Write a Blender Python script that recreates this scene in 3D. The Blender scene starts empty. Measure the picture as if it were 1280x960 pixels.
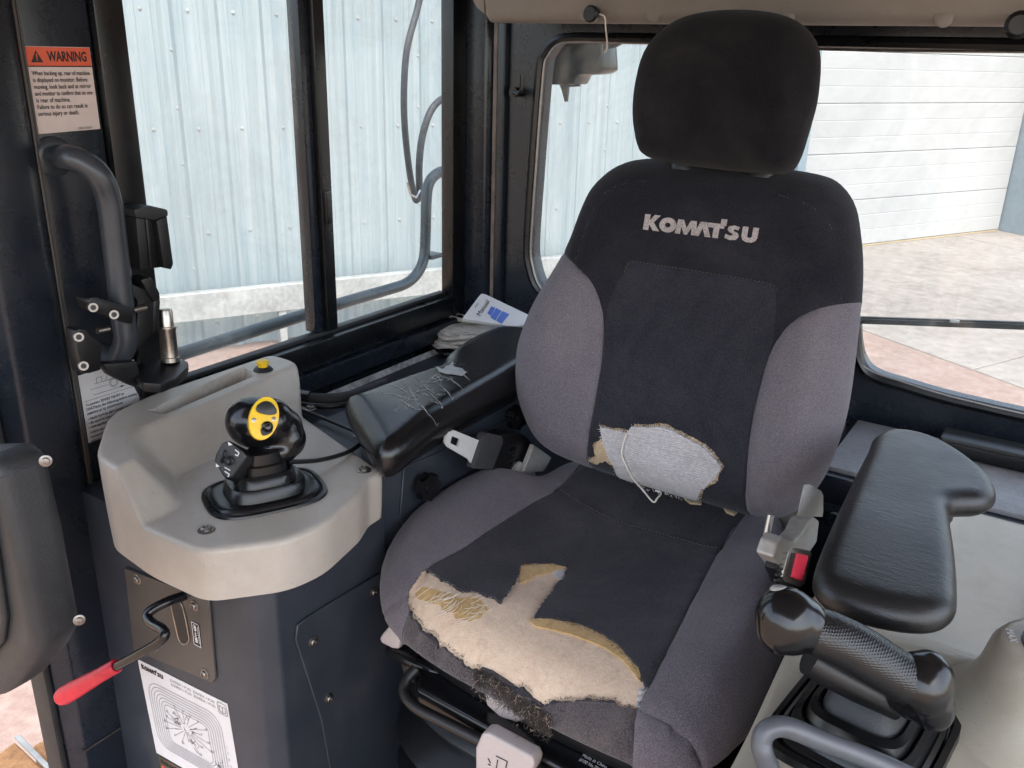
import bpy, bmesh, math, random
import numpy as np
from mathutils import Vector, Matrix, geometry, noise as mnoise
random.seed(7); rng = np.random.default_rng(7)
SC = bpy.context.scene; COL = SC.collection

# ------------------------------------------------------------------ camera
FPX = 1100.0                                    # focal length in pixels of the 1280 px wide photograph
def nrm(v): v = np.asarray(v, float); return v / np.linalg.norm(v)
_d = nrm([-80, 2920, FPX]); _r = np.array([760, -393, FPX]); _r = nrm(_r - _d * (_r @ _d))
CM = np.array([np.cross(_r, -_d), _r, -_d])     # world = CM @ camera axes (x right, y down, z forward)
cam = bpy.data.objects.new('camera', bpy.data.cameras.new('camera')); COL.objects.link(cam)
cam.data.lens = FPX / 1280 * 36; cam.data.sensor_width = 36; cam.data.clip_start = .02; cam.data.clip_end = 3000
cam.matrix_world = Matrix([[CM[i, 0], -CM[i, 1], -CM[i, 2], 0] for i in range(3)] + [[0, 0, 0, 1]])
SC.camera = cam

# ------------------------------------------------------------------ world, sun, exposure
SUN_EL, SUN_AZ = 58, 128          # azimuth clockwise from +Y, where the sun stands
W = bpy.data.worlds.new('World'); SC.world = W; W.use_nodes = True
_nt = W.node_tree; _sky = _nt.nodes.new('ShaderNodeTexSky'); _sky.sky_type = 'NISHITA'; _sky.sun_disc = False
_sky.sun_elevation = math.radians(SUN_EL); _sky.sun_rotation = math.radians(SUN_AZ)
_sky.dust_density = 2.5; _sky.air_density = 1.0
_bg = _nt.nodes['Background']; _bg.inputs[1].default_value = .15
_hs = _nt.nodes.new('ShaderNodeHueSaturation'); _hs.inputs['Saturation'].default_value = .6
_nt.links.new(_sky.outputs[0], _hs.inputs['Color']); _nt.links.new(_hs.outputs[0], _bg.inputs[0])
sun = bpy.data.objects.new('sun', bpy.data.lights.new('sun', 'SUN')); COL.objects.link(sun)
sun.data.energy = .8; sun.data.angle = math.radians(12); sun.data.color = (1, .95, .87)
_sd = Vector((math.sin(math.radians(SUN_AZ)) * math.cos(math.radians(SUN_EL)), math.cos(math.radians(SUN_AZ)) * math.cos(math.radians(SUN_EL)), math.sin(math.radians(SUN_EL))))
sun.rotation_euler = _sd.to_track_quat('Z', 'Y').to_euler()
SC.view_settings.view_transform = 'Standard'; SC.view_settings.look = 'None'
SC.view_settings.exposure = 2.28; SC.view_settings.gamma = 1
try: SC.view_settings.use_curve_mapping = False
except Exception: pass
SC.cycles.max_bounces = 10; SC.cycles.diffuse_bounces = 5; SC.cycles.glossy_bounces = 4; SC.cycles.transparent_max_bounces = 12
SC.cycles.use_denoising = True; SC.cycles.sample_clamp_indirect = 6

# ------------------------------------------------------------------ pixel rays on real planes
def ray(px, py): return CM @ np.array([px - 640, py - 480, FPX])
def PX(px, py, x): v = ray(px, py); return v * x / v[0]
def PY(px, py, y): v = ray(px, py); return v * y / v[1]
def PZ(px, py, z): v = ray(px, py); return v * z / v[2]
def PN(px, py, n, d): v = ray(px, py); n = np.asarray(n); return v * d / (n @ v)

# ------------------------------------------------------------------ materials
def _n(nt, t, **kw):
    n = nt.nodes.new(t)
    for k, v in kw.items(): setattr(n, k, v)
    return n
def ramp(nt, src, stops):
    r = _n(nt, 'ShaderNodeValToRGB'); e = r.color_ramp.elements
    while len(e) < len(stops): e.new(.5)
    for i, (p, c) in enumerate(stops):
        e[i].position = p; e[i].color = (*c, 1) if len(c) == 3 else c
    nt.links.new(src, r.inputs[0]); return r.outputs[0]
def noise(nt, co, scale, detail=4, rough=.55, dist=0):
    n = _n(nt, 'ShaderNodeTexNoise'); n.inputs['Scale'].default_value = scale; n.inputs['Detail'].default_value = detail
    n.inputs['Roughness'].default_value = rough; n.inputs['Distortion'].default_value = dist
    nt.links.new(co, n.inputs['Vector']); return n.outputs[0]
def mixc(nt, fac, a, b, mode='MIX'):
    m = _n(nt, 'ShaderNodeMix', data_type='RGBA', blend_type=mode)
    for i, v in ((0, fac), (6, a), (7, b)):
        if isinstance(v, (int, float)): m.inputs[i].default_value = v
        elif isinstance(v, tuple): m.inputs[i].default_value = (*v, 1)
        else: nt.links.new(v, m.inputs[i])
    return m.outputs[2]
def math_(nt, op, a, b=0.0):
    m = _n(nt, 'ShaderNodeMath', operation=op)
    for i, v in ((0, a), (1, b)):
        if isinstance(v, (int, float)): m.inputs[i].default_value = v
        else: nt.links.new(v, m.inputs[i])
    return m.outputs[0]
def bump(nt, h, strength, dist, prev=None):
    b = _n(nt, 'ShaderNodeBump'); b.inputs['Strength'].default_value = strength; b.inputs['Distance'].default_value = dist
    nt.links.new(h, b.inputs['Height'])
    if prev is not None: nt.links.new(prev, b.inputs['Normal'])
    return b.outputs[0]
MATS = {}
def base(name, col=(.5, .5, .5), rough=.5, metal=0, **kw):
    m = bpy.data.materials.new(name); m.use_nodes = True; nt = m.node_tree; p = nt.nodes['Principled BSDF']
    p.inputs['Base Color'].default_value = (*col, 1); p.inputs['Roughness'].default_value = rough; p.inputs['Metallic'].default_value = metal
    for k, v in kw.items(): p.inputs[k.replace('_', ' ')].default_value = v
    co = _n(nt, 'ShaderNodeTexCoord').outputs['Object']; MATS[name] = m
    return m, nt, p, co
def plain(name, col, rough=.5, metal=0, var=.12, bscale=60, bstr=.05, rvar=.12, **kw):
    m, nt, p, co = base(name, col, rough, metal, **kw)
    a = noise(nt, co, bscale, 5); b = noise(nt, co, bscale * .13, 3)
    f = math_(nt, 'ADD', math_(nt, 'MULTIPLY', a, .5), math_(nt, 'MULTIPLY', b, .5))
    c1 = tuple(max(0, c * (1 - var)) for c in col); c2 = tuple(min(1, c * (1 + var)) for c in col)
    nt.links.new(ramp(nt, f, [(.35, c1), (.65, c2)]), p.inputs['Base Color'])
    r = math_(nt, 'ADD', math_(nt, 'MULTIPLY', b, rvar * 2), rough - rvar); nt.links.new(r, p.inputs['Roughness'])
    if bstr: nt.links.new(bump(nt, a, bstr, .002), p.inputs['Normal'])
    return m
def fabric(name, c1, c2, dust=.12, dcol=(.3, .27, .25), wscale=520, sheen=.25):
    m, nt, p, co = base(name, c1, .92)
    a = noise(nt, co, wscale, 2, .7); w = _n(nt, 'ShaderNodeTexVoronoi'); w.inputs['Scale'].default_value = wscale * 1.1
    nt.links.new(co, w.inputs['Vector'])
    col = ramp(nt, a, [(.36, c1), (.66, c2)])
    big = noise(nt, co, 9, 6, .65); mid = noise(nt, co, 70, 4, .7)
    df = math_(nt, 'MULTIPLY', ramp(nt, big, [(.42, (0, 0, 0)), (.72, (1, 1, 1))]), math_(nt, 'MULTIPLY', mid, dust * 2))
    col = mixc(nt, df, col, dcol)
    st = noise(nt, co, 5.5, 5, .62, .9); stf = math_(nt, 'MULTIPLY', ramp(nt, st, [(.50, (0, 0, 0)), (.60, (1, 1, 1)), (.66, (.25, .25, .25))]), dust * 1.1)
    col = mixc(nt, stf, col, tuple(x * .55 for x in dcol))
    nt.links.new(col, p.inputs['Base Color'])
    p.inputs['Sheen Weight'].default_value = sheen; p.inputs['Sheen Roughness'].default_value = .5; p.inputs['Specular IOR Level'].default_value = .15
    b = bump(nt, w.outputs['Distance'], .5, .0012); b = bump(nt, mid, .12, .004, b); b = bump(nt, noise(nt, co, 21, 3, .5, 1.1), .10, .012, b); nt.links.new(b, p.inputs['Normal'])
    return m
fab_black = fabric('black_seat_fabric', (.0055, .0055, .0082), (.017, .017, .0225), .05, (.16, .15, .17), sheen=.08)
fab_mid = fabric('part_lit_charcoal_fabric', (.009, .009, .0135), (.026, .026, .034), .06, (.18, .17, .19), sheen=.1)  # centre panel: paler tone is partly its lighting put into the colour
fab_panel = fabric('charcoal_seat_fabric', (.010, .010, .0135), (.040, .039, .048), .09, (.22, .20, .21), sheen=.12)
fab_grey = fabric('mauve_grey_seat_fabric', (.084, .073, .088), (.152, .136, .154), .12, (.33, .29, .27), sheen=.15)
fab_apron = fabric('dark_apron_fabric', (.016, .014, .017), (.075, .064, .072), .2)
fab_head = fabric('headrest_fabric', (.003, .003, .004), (.0095, .0092, .0115), .03, sheen=.06)
def foam_mat(name, c1, c2, c3, scale):
    m, nt, p, co = base(name, c1, .95)
    a = noise(nt, co, scale, 6, .75); b = noise(nt, co, 16, 5, .7); c = noise(nt, co, 260, 2, .8)
    col = ramp(nt, a, [(.3, c1), (.7, c2)])
    col = mixc(nt, math_(nt, 'MULTIPLY', ramp(nt, b, [(.5, (0, 0, 0)), (.75, (1, 1, 1))]), .5), col, c3)
    col = mixc(nt, ramp(nt, c, [(.66, (0, 0, 0)), (.75, (.6, .6, .6))]), col, tuple(x * .35 for x in c1))
    gr = noise(nt, co, 28, 6, .72, .8)
    col = mixc(nt, math_(nt, 'MULTIPLY', ramp(nt, gr, [(.52, (0, 0, 0)), (.70, (1, 1, 1))]), .45), col, tuple(x * y for x, y in zip(c1, (.62, .58, .56))))
    nt.links.new(col, p.inputs['Base Color']); p.inputs['Specular IOR Level'].default_value = .1
    p.inputs['Sheen Weight'].default_value = .3
    nt.links.new(bump(nt, c, .45, .0015, bump(nt, a, .25, .002)), p.inputs['Normal']); return m
foam_felt = foam_mat('pale_felt_foam', (.56, .41, .29), (.68, .53, .40), (.56, .37, .27), 120)
foam_yellow = foam_mat('yellow_foam', (.42, .26, .10), (.62, .42, .18), (.36, .2, .08), 180)
foam_tan = foam_mat('tan_foam_scrap', (.40, .29, .17), (.56, .43, .28), (.34, .23, .13), 180)
cotton = foam_mat('white_cotton_pad', (.42, .40, .40), (.66, .64, .64), (.40, .35, .34), 160)
cream = plain('cream_lining', (.62, .56, .50), .9, bscale=200, bstr=.3)
def pad_weave():
    m, nt, p, co = cotton, cotton.node_tree, cotton.node_tree.nodes['Principled BSDF'], None
    co = _n(nt, 'ShaderNodeTexCoord').outputs['Object']; wv = _n(nt, 'ShaderNodeTexWave', wave_type='BANDS', bands_direction='Z'); wv.inputs['Scale'].default_value = 95; wv.inputs['Distortion'].default_value = 3.5; wv.inputs['Detail'].default_value = 3; wv.inputs['Detail Scale'].default_value = 2.2
    nt.links.new(co, wv.inputs['Vector']); src = p.inputs['Base Color'].links[0].from_socket
    nt.links.new(mixc(nt, math_(nt, 'MULTIPLY', wv.outputs[1], .35), src, (.30, .28, .29)), p.inputs['Base Color'])
    nt.links.new(bump(nt, wv.outputs[1], .6, .002, p.inputs['Normal'].links[0].from_socket), p.inputs['Normal'])
pad_weave()
def vinyl(name, col, rough, cracks=False):
    m, nt, p, co = base(name, col, rough)
    v = _n(nt, 'ShaderNodeTexVoronoi', feature='DISTANCE_TO_EDGE'); v.inputs['Scale'].default_value = 420
    nt.links.new(co, v.inputs['Vector'])
    mp = _n(nt, 'ShaderNodeMapping'); mp.inputs['Scale'].default_value = (1, 3.2, 1); nt.links.new(co, mp.inputs['Vector'])
    w = noise(nt, mp.outputs[0], 60, 5, .7, .6); big = noise(nt, co, 14, 4, .6)
    nt.links.new(mixc(nt, math_(nt, 'MULTIPLY', big, .5), col, tuple(c * 1.5 for c in col)), p.inputs['Base Color'])
    nt.links.new(math_(nt, 'ADD', math_(nt, 'MULTIPLY', big, .3), rough - .15), p.inputs['Roughness'])
    b = bump(nt, v.outputs['Distance'], .22, .0008); b = bump(nt, w, .3, .0016, b); nt.links.new(b, p.inputs['Normal'])
    return m
vinyl_black = vinyl('black_vinyl', (.009, .009, .0095), .36)
vinyl_left = vinyl('worn_black_vinyl', (.006, .006, .0065), .2)
def paint(name, col, rough=.22, dust=.35, dcol=(.16, .15, .14)):
    m, nt, p, co = base(name, col, rough)
    big = noise(nt, co, 7, 6, .7); fine = noise(nt, co, 330, 2, .6); st = noise(nt, co, 55, 6, .75, .5)
    d = math_(nt, 'MULTIPLY', ramp(nt, big, [(.45, (0, 0, 0)), (.8, (1, 1, 1))]), dust)
    sp = ramp(nt, st, [(.66, (0, 0, 0)), (.74, (.35, .35, .35))])
    d = math_(nt, 'ADD', math_(nt, 'MULTIPLY', d, st), math_(nt, 'MULTIPLY', sp, dust))
    nt.links.new(mixc(nt, d, col, dcol), p.inputs['Base Color'])
    nt.links.new(math_(nt, 'ADD', math_(nt, 'MULTIPLY', big, .3), rough - .12), p.inputs['Roughness'])
    nt.links.new(bump(nt, fine, .06, .0006, bump(nt, big, .08, .01)), p.inputs['Normal']); return m
paint_navy = paint('blue_black_paint', (.009, .0125, .0195), .24, .22, (.10, .10, .10))
paint_panel = paint('dark_slate_paint', (.022, .027, .037), .42, .3)
paint_tube = paint('handle_paint', (.028, .033, .04), .3, .3)
paint_rail = paint('blue_grey_rail_paint', (.022, .038, .046), .25, .25, (.2, .21, .21))
rubber = plain('black_rubber', (.012, .012, .013), .55, var=.3, bscale=150, bstr=.08)
rubber_gl = plain('satin_black_rubber', (.0045, .0048, .0055), .3, var=.2, bscale=120, bstr=.05)
plas_black = plain('black_plastic', (.006, .006, .0068), .4, var=.3, bscale=300, bstr=.12)
plas_gloss = plain('glossy_black_plastic', (.006, .006, .007), .19, var=.3, bscale=60, bstr=.04, rvar=.12)
plas_grey = plain('dark_grey_plastic', (.020, .021, .023), .5, var=.15, bscale=420, bstr=.25)
grip_tex = base('chequered_grip', (.010, .010, .011), .26)
def _grip():
    m, nt, p, co = grip_tex
    c = _n(nt, 'ShaderNodeTexVoronoi'); c.inputs['Scale'].default_value = 480; c.inputs['Randomness'].default_value = .05
    nt.links.new(co, c.inputs['Vector']); nt.links.new(bump(nt, c.outputs['Distance'], .45, .001), p.inputs['Normal'])
_grip(); grip_tex = grip_tex[0]
def beige_mat(name, col, rough=.40):
    m, nt, p, co = base(name, col, rough)
    fine = noise(nt, co, 520, 3, .7); big = noise(nt, co, 6, 6, .7); st = noise(nt, co, 40, 7, .75, .8)
    dirt = math_(nt, 'MULTIPLY', ramp(nt, big, [(.36, (0, 0, 0)), (.68, (1, 1, 1))]), math_(nt, 'MULTIPLY', st, .8))
    c = mixc(nt, dirt, col, (col[0] * .62, col[1] * .58, col[2] * .53))
    spk = ramp(nt, noise(nt, co, 210, 1, .5), [(.74, (0, 0, 0)), (.79, (.5, .5, .5))])
    c = mixc(nt, spk, c, tuple(x * .45 for x in col))
    nt.links.new(c, p.inputs['Base Color']); nt.links.new(math_(nt, 'ADD', math_(nt, 'MULTIPLY', big, .3), rough - .15), p.inputs['Roughness'])
    scr = _n(nt, 'ShaderNodeMapping'); scr.inputs['Scale'].default_value = (1, 9, 3); scr.inputs['Rotation'].default_value = (0, 0, .6); nt.links.new(co, scr.inputs['Vector'])
    sc2 = ramp(nt, noise(nt, scr.outputs[0], 34, 4, .6, .3), [(.68, (0, 0, 0)), (.71, (.35, .35, .35)), (.74, (0, 0, 0))])
    nt.links.new(mixc(nt, sc2, c, tuple(x * .6 for x in col)), p.inputs['Base Color'])
    vo = _n(nt, 'ShaderNodeTexVoronoi'); vo.inputs['Scale'].default_value = 700; nt.links.new(co, vo.inputs['Vector'])
    nt.links.new(bump(nt, vo.outputs['Distance'], .16, .0008, bump(nt, fine, .12, .001)), p.inputs['Normal']); return m
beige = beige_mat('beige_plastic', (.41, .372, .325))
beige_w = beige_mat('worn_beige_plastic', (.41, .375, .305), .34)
beige_shade = beige_mat('shaded_headliner_plastic', (.20, .175, .15), .6)  # darker beige carries the shade under the roof in its colour
steel = plain('worn_steel', (.42, .38, .34), .3, 1, var=.25, bscale=80, bstr=.08)
zinc = plain('zinc_bolt', (.26, .24, .22), .4, 1, var=.2, bscale=300, bstr=.1)
bright = plain('bright_steel', (.50, .50, .49), .32, 1, var=.1, bscale=120)
bracket_m = plain('grey_bracket_metal', (.40, .38, .35), .45, .3, var=.15, bscale=120)
slot_plate = paint('bare_dark_plate', (.05, .045, .042), .36, .5, (.14, .12, .11))
red_grip = plain('red_grip_plastic', (.46, .012, .028), .45, var=.25, bscale=70, bstr=.1)
red_btn = plain('red_button', (.85, .035, .075), .4, var=.1)
yellow = plain('yellow_plastic', (.80, .50, .008), .4, var=.08, bscale=200)
paper = plain('white_label', (.54, .525, .52), .5, var=.05, bscale=60, bstr=.03)
paper_pink = plain('faded_label', (.60, .50, .46), .45, var=.05, bscale=50, bstr=.03)
red_ink = plain('orange_red_ink', (.62, .10, .045), .45, var=.06)
ink = plain('black_ink', (.018, .016, .016), .55, var=.1, bstr=0)
ink_grey = plain('grey_ink', (.16, .16, .17), .6, var=.1, bstr=0)
ink_white = plain('white_ink', (.62, .62, .62), .5, var=.05, bstr=0)
ink_blue = plain('blue_ink', (.05, .12, .42), .5, var=.08, bstr=0)
logo_m = fabric('logo_print', (.26, .23, .22), (.48, .43, .41), .15, (.1, .09, .09), 420, .1)
thread_m = plain('white_thread', (.62, .57, .5), .9, bstr=0)
thread_k = plain('black_thread', (.012, .011, .012), .95, bstr=0)
fringe_m = plain('dusty_fringe', (.045, .038, .034), .95, var=.6, bscale=120, bstr=0)
stitch_m = plain('pale_stitching', (.26, .24, .24), .9, bstr=0)
thread_g = plain('grey_stitching', (.11, .105, .11), .9, bstr=0)
lanyard = plain('blue_lanyard', (.06, .22, .55), .5, var=.2, bscale=200)
rag = foam_mat('grubby_paper', (.34, .30, .25), (.62, .58, .52), (.22, .17, .12), 60)
cable_m = plain('black_cable', (.010, .010, .010), .38, var=.2, bscale=200)
hose_m = plain('dusty_hose', (.05, .055, .06), .55, var=.5, bscale=60, bstr=.1)
def glass_mat(name, tint, smudge, sc, dcol=(.75, .78, .78)):
    m, nt, p, co = base(name); nt.nodes.remove(p)
    tr = _n(nt, 'ShaderNodeBsdfTransparent'); tr.inputs[0].default_value = (*tint, 1)
    gl = _n(nt, 'ShaderNodeBsdfGlossy'); gl.inputs['Roughness'].default_value = .03
    df = _n(nt, 'ShaderNodeBsdfDiffuse'); df.inputs[0].default_value = (*dcol, 1)
    lw = _n(nt, 'ShaderNodeLayerWeight'); lw.inputs[0].default_value = .5; fr = math_(nt, 'ADD', math_(nt, 'MULTIPLY', math_(nt, 'POWER', lw.outputs['Facing'], 5), .9), .03)
    a = noise(nt, co, sc, 6, .7, 1.2); b = noise(nt, co, sc * 9, 3, .8)
    s = math_(nt, 'MULTIPLY', ramp(nt, a, [(.45, (.15, .15, .15)), (.75, (1, 1, 1))]), math_(nt, 'ADD', math_(nt, 'MULTIPLY', b, smudge), smudge * .4))
    m1 = _n(nt, 'ShaderNodeMixShader'); nt.links.new(s, m1.inputs[0]); nt.links.new(tr.outputs[0], m1.inputs[1]); nt.links.new(df.outputs[0], m1.inputs[2])
    m2 = _n(nt, 'ShaderNodeMixShader'); nt.links.new(fr, m2.inputs[0]); nt.links.new(m1.outputs[0], m2.inputs[1]); nt.links.new(gl.outputs[0], m2.inputs[2])
    nt.links.new(m2.outputs[0], nt.nodes['Material Output'].inputs[0]); return m
glass = glass_mat('dusty_window_glass', (.92, .94, .94), .2, 3.2)
see_through = glass_mat('reflection_grey', (.10, .105, .105), .7, 9, (.06, .06, .058))  # see-through look imitates reflections in the rear glass
def wall_mat():
    m, nt, p, co = base('galvanised_sheet', (.5, .55, .57), .5, .15)
    mp = _n(nt, 'ShaderNodeMapping'); mp.inputs['Scale'].default_value = (1, 1, .04); nt.links.new(co, mp.inputs['Vector'])
    a = noise(nt, mp.outputs[0], 14, 6, .7); b = noise(nt, co, 1.6, 6, .65)
    c = ramp(nt, a, [(.28, (.165, .22, .24)), (.5, (.225, .27, .282)), (.72, (.295, .33, .33))])
    c = mixc(nt, math_(nt, 'MULTIPLY', b, .35), c, (.33, .35, .34)); nt.links.new(c, p.inputs['Base Color'])
    return m
galv = wall_mat()
galv_rail = plain('galvanised_rail', (.31, .315, .30), .5, .2, var=.25, bscale=26, bstr=.1)
door_white = plain('white_door_paint', (.36, .355, .345), .5, var=.025, bscale=5, bstr=.02)
trim_blue = plain('blue_grey_trim', (.20, .255, .285), .5, var=.1, bscale=10)
def ground_mat(name, cs, sc):
    m, nt, p, co = base(name, cs[0], .9)
    a = noise(nt, co, sc, 8, .72); b = noise(nt, co, sc * .08, 5, .7, .7); c = noise(nt, co, sc * 12, 3, .8)
    f = math_(nt, 'ADD', math_(nt, 'MULTIPLY', a, .45), math_(nt, 'ADD', math_(nt, 'MULTIPLY', b, .35), math_(nt, 'MULTIPLY', c, .2)))
    nt.links.new(ramp(nt, f, [(.36, cs[0]), (.5, cs[1]), (.64, cs[2])]), p.inputs['Base Color'])
    nt.links.new(bump(nt, f, .35, .02), p.inputs['Normal']); return m
dirt_m = ground_mat('tan_dirt', [(.16, .10, .06), (.28, .19, .12), (.38, .28, .20)], 9)
conc_m = ground_mat('pale_concrete', [(.15, .128, .108), (.245, .215, .19), (.32, .29, .26)], 7)
conc_p = ground_mat('pink_concrete', [(.17, .11, .085), (.25, .175, .145), (.33, .255, .22)], 14)
rust_m = ground_mat('rusty_steel', [(.10, .05, .03), (.30, .15, .06), (.42, .27, .15)], 22)
floor_m = plain('black_floor_mat', (.012, .012, .013), .7, var=.3, bscale=120, bstr=.2)
matt_grey = plain('grey_shelf_mat', (.20, .203, .215), .45, var=.2, bscale=200, bstr=.12)

# ------------------------------------------------------------------ object helpers
def tag(o, label=None, cat=None, group=None, kind=None):
    for k, v in (('label', label), ('category', cat), ('group', group), ('kind', kind)):
        if v: o[k] = v
    return o
def thing(name, loc, label, cat, group=None):
    o = bpy.data.objects.new(name, None); COL.objects.link(o); o.empty_display_size = .05
    o.location = Vector([float(x) for x in loc]); return tag(o, label, cat, group)
def root_loc(p):
    while p is not None and p.parent is not None: p = p.parent
    return Vector((0, 0, 0)) if p is None else p.location.copy()
def obj(name, bm, mats, parent=None, smooth=True, kind=None, label=None, sharp=None):
    me = bpy.data.meshes.new(name)
    off = root_loc(parent) if parent is not None else Vector((0, 0, 0))
    if parent is not None:
        for v in bm.verts: v.co -= off
    bm.normal_update(); bm.to_mesh(me); bm.free()
    for m in (mats if isinstance(mats, (list, tuple)) else [mats]): me.materials.append(m)
    if smooth:
        for p in me.polygons: p.use_smooth = True
        me.set_sharp_from_angle(angle=math.radians(sharp or 40))
    o = bpy.data.objects.new(name, me); COL.objects.link(o)
    if parent is not None: o.parent = parent
    return tag(o, label, None, None, kind)
B = bmesh.new
def V(p): return Vector((float(p[0]), float(p[1]), float(p[2])))
def add_faces(bm, vs, fs, mi=0):
    b = [bm.verts.new(V(v)) for v in vs]
    for f in fs:
        try: bm.faces.new([b[i] for i in f]).material_index = mi
        except ValueError: pass
    return b
def bevel_new(bm, start, w, seg=2, ang=30):
    if w <= 0: return
    bm.verts.ensure_lookup_table(); bm.normal_update()
    vs = set(bm.verts[start:]); es = [e for e in bm.edges if e.verts[0] in vs and len(e.link_faces) == 2 and e.calc_face_angle(0) > math.radians(ang)]
    bmesh.ops.bevel(bm, geom=es, offset=w, segments=seg, profile=.6, affect='EDGES', clamp_overlap=True)
def box(bm, lo, hi, bev=0, seg=2, mi=0, mat=None):
    tmp = B(); c = [(x, y, z) for x in (lo[0], hi[0]) for y in (lo[1], hi[1]) for z in (lo[2], hi[2])]
    add_faces(tmp, c, [(0, 1, 3, 2), (4, 6, 7, 5), (0, 4, 5, 1), (2, 3, 7, 6), (0, 2, 6, 4), (1, 5, 7, 3)], mi)
    bmesh.ops.recalc_face_normals(tmp, faces=tmp.faces)
    bevel_new(tmp, 0, bev, seg); merge(bm, tmp, mat); return bm
def merge(bm, tmp, mat=None):
    if mat is not None: tmp.transform(mat)
    mp = {}
    for v in tmp.verts: mp[v] = bm.verts.new(v.co)
    for f in tmp.faces:
        try: nf = bm.faces.new([mp[v] for v in f.verts]); nf.material_index = f.material_index; nf.smooth = f.smooth
        except ValueError: pass
    tmp.free()
def prism(bm, pts, ext, bev=0, seg=2, mi=0):
    """closed outline of 3-D points pushed along ext"""
    tmp = B(); n = len(pts); pts = [V(p) for p in pts]; ext = V(ext)
    a = [tmp.verts.new(p) for p in pts]; b = [tmp.verts.new(p + ext) for p in pts]
    tmp.faces.new(a); tmp.faces.new(list(reversed(b)))
    for i in range(n): tmp.faces.new((a[i], b[i], b[(i + 1) % n], a[(i + 1) % n]))
    for f in tmp.faces: f.material_index = mi
    bmesh.ops.recalc_face_normals(tmp, faces=tmp.faces)
    bevel_new(tmp, 0, bev, seg); merge(bm, tmp); return bm
def catmull(pts, n=8, closed=False):
    P = [np.asarray(p, float) for p in pts]; N = len(P); out = []
    rg = range(N if closed else N - 1)
    for i in rg:
        if closed: p0, p1, p2, p3 = P[i - 1], P[i], P[(i + 1) % N], P[(i + 2) % N]
        else: p0, p1, p2, p3 = P[max(i - 1, 0)], P[i], P[i + 1], P[min(i + 2, N - 1)]
        for k in range(n):
            t = k / n
            out.append(.5 * ((2 * p1) + (-p0 + p2) * t + (2 * p0 - 5 * p1 + 4 * p2 - p3) * t * t + (-p0 + 3 * p1 - 3 * p2 + p3) * t ** 3))
    if not closed: out.append(P[-1])
    return out
def tube(bm, pts, r, sides=14, cap=True, mi=0, ellipse=None):
    P = [np.asarray(p, float) for p in pts]; n = len(P)
    rr = [r] * n if isinstance(r, (int, float)) else list(r)
    t0 = nrm(P[1] - P[0]); ref = np.array([0, 0, 1.]) if abs(t0[2]) < .9 else np.array([0, 1., 0])
    u = nrm(np.cross(t0, ref)); rings = []
    for i in range(n):
        t = nrm(P[min(i + 1, n - 1)] - P[max(i - 1, 0)]); u = nrm(u - t * (u @ t)); w = np.cross(t, u)
        rings.append([bm.verts.new(V(P[i] + rr[i] * (u * math.cos(a) + w * math.sin(a) * (ellipse or 1)))) for a in [2 * math.pi * k / sides for k in range(sides)]])
    for i in range(n - 1):
        for k in range(sides):
            f = bm.faces.new((rings[i][k], rings[i][(k + 1) % sides], rings[i + 1][(k + 1) % sides], rings[i + 1][k])); f.material_index = mi
    if cap:
        for q in (list(reversed(rings[0])), rings[-1]):
            f = bm.faces.new(q); f.material_index = mi
    return bm
def cyl(bm, a, b, r, r2=None, sides=20, bev=0, mi=0):
    a = np.asarray(a, float); b = np.asarray(b, float); r2 = r if r2 is None else r2
    if bev:
        d = nrm(b - a); L = np.linalg.norm(b - a)
        pts = [a, a + d * 1e-5, b - d * bev, b - d * bev * .3, b]; rr = [r, r, r2, r2 - bev * .3, r2 - bev]
        return tube(bm, pts, rr, sides, True, mi)
    return tube(bm, [a, b], [r, r2], sides, True, mi)
def frame_of(n, up=(0, 0, 1)):
    n = nrm(n); up = np.asarray(up, float)
    if abs(n @ nrm(up)) > .95: up = np.array([0, 1., 0])
    a = nrm(np.cross(up, n)); return a, np.cross(n, a), n
def lathe(bm, c, axis, prof, sides=24, mi=0):
    """prof: (radius, distance along axis) pairs"""
    a, b, n = frame_of(axis); c = np.asarray(c, float); rings = []
    for r, h in prof:
        rings.append([bm.verts.new(V(c + n * h + max(r, 1e-5) * (a * math.cos(t) + b * math.sin(t)))) for t in [2 * math.pi * k / sides for k in range(sides)]])
    for i in range(len(rings) - 1):
        for k in range(sides): bm.faces.new((rings[i][k], rings[i][(k + 1) % sides], rings[i + 1][(k + 1) % sides], rings[i + 1][k])).material_index = mi
    bm.faces.new(list(reversed(rings[0]))).material_index = mi; bm.faces.new(rings[-1]).material_index = mi
    return bm
def ellipsoid(bm, c, ax, rot=None, seg=20, rings=12):
    tmp = B(); bmesh.ops.create_uvsphere(tmp, u_segments=seg, v_segments=rings, radius=1)
    m = Matrix.Translation(V(c)) @ (rot.to_4x4() if rot is not None else Matrix.Identity(4)) @ Matrix.Diagonal((*ax, 1)); merge(bm, tmp, m)
def fuse(bm, voxel=.003, smooth=6):
    """weld overlapping solids into one smooth skin"""
    me = bpy.data.meshes.new('tmp'); bm.to_mesh(me); bm.free(); o = bpy.data.objects.new('tmp', me); COL.objects.link(o)
    r = o.modifiers.new('r', 'REMESH'); r.mode = 'VOXEL'; r.voxel_size = voxel
    s = o.modifiers.new('s', 'SMOOTH'); s.iterations = smooth; s.factor = .5
    dg = bpy.context.evaluated_depsgraph_get(); m2 = bpy.data.meshes.new_from_object(o.evaluated_get(dg))
    out = B(); out.from_mesh(m2); bpy.data.objects.remove(o); bpy.data.meshes.remove(me); bpy.data.meshes.remove(m2); return out
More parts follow.
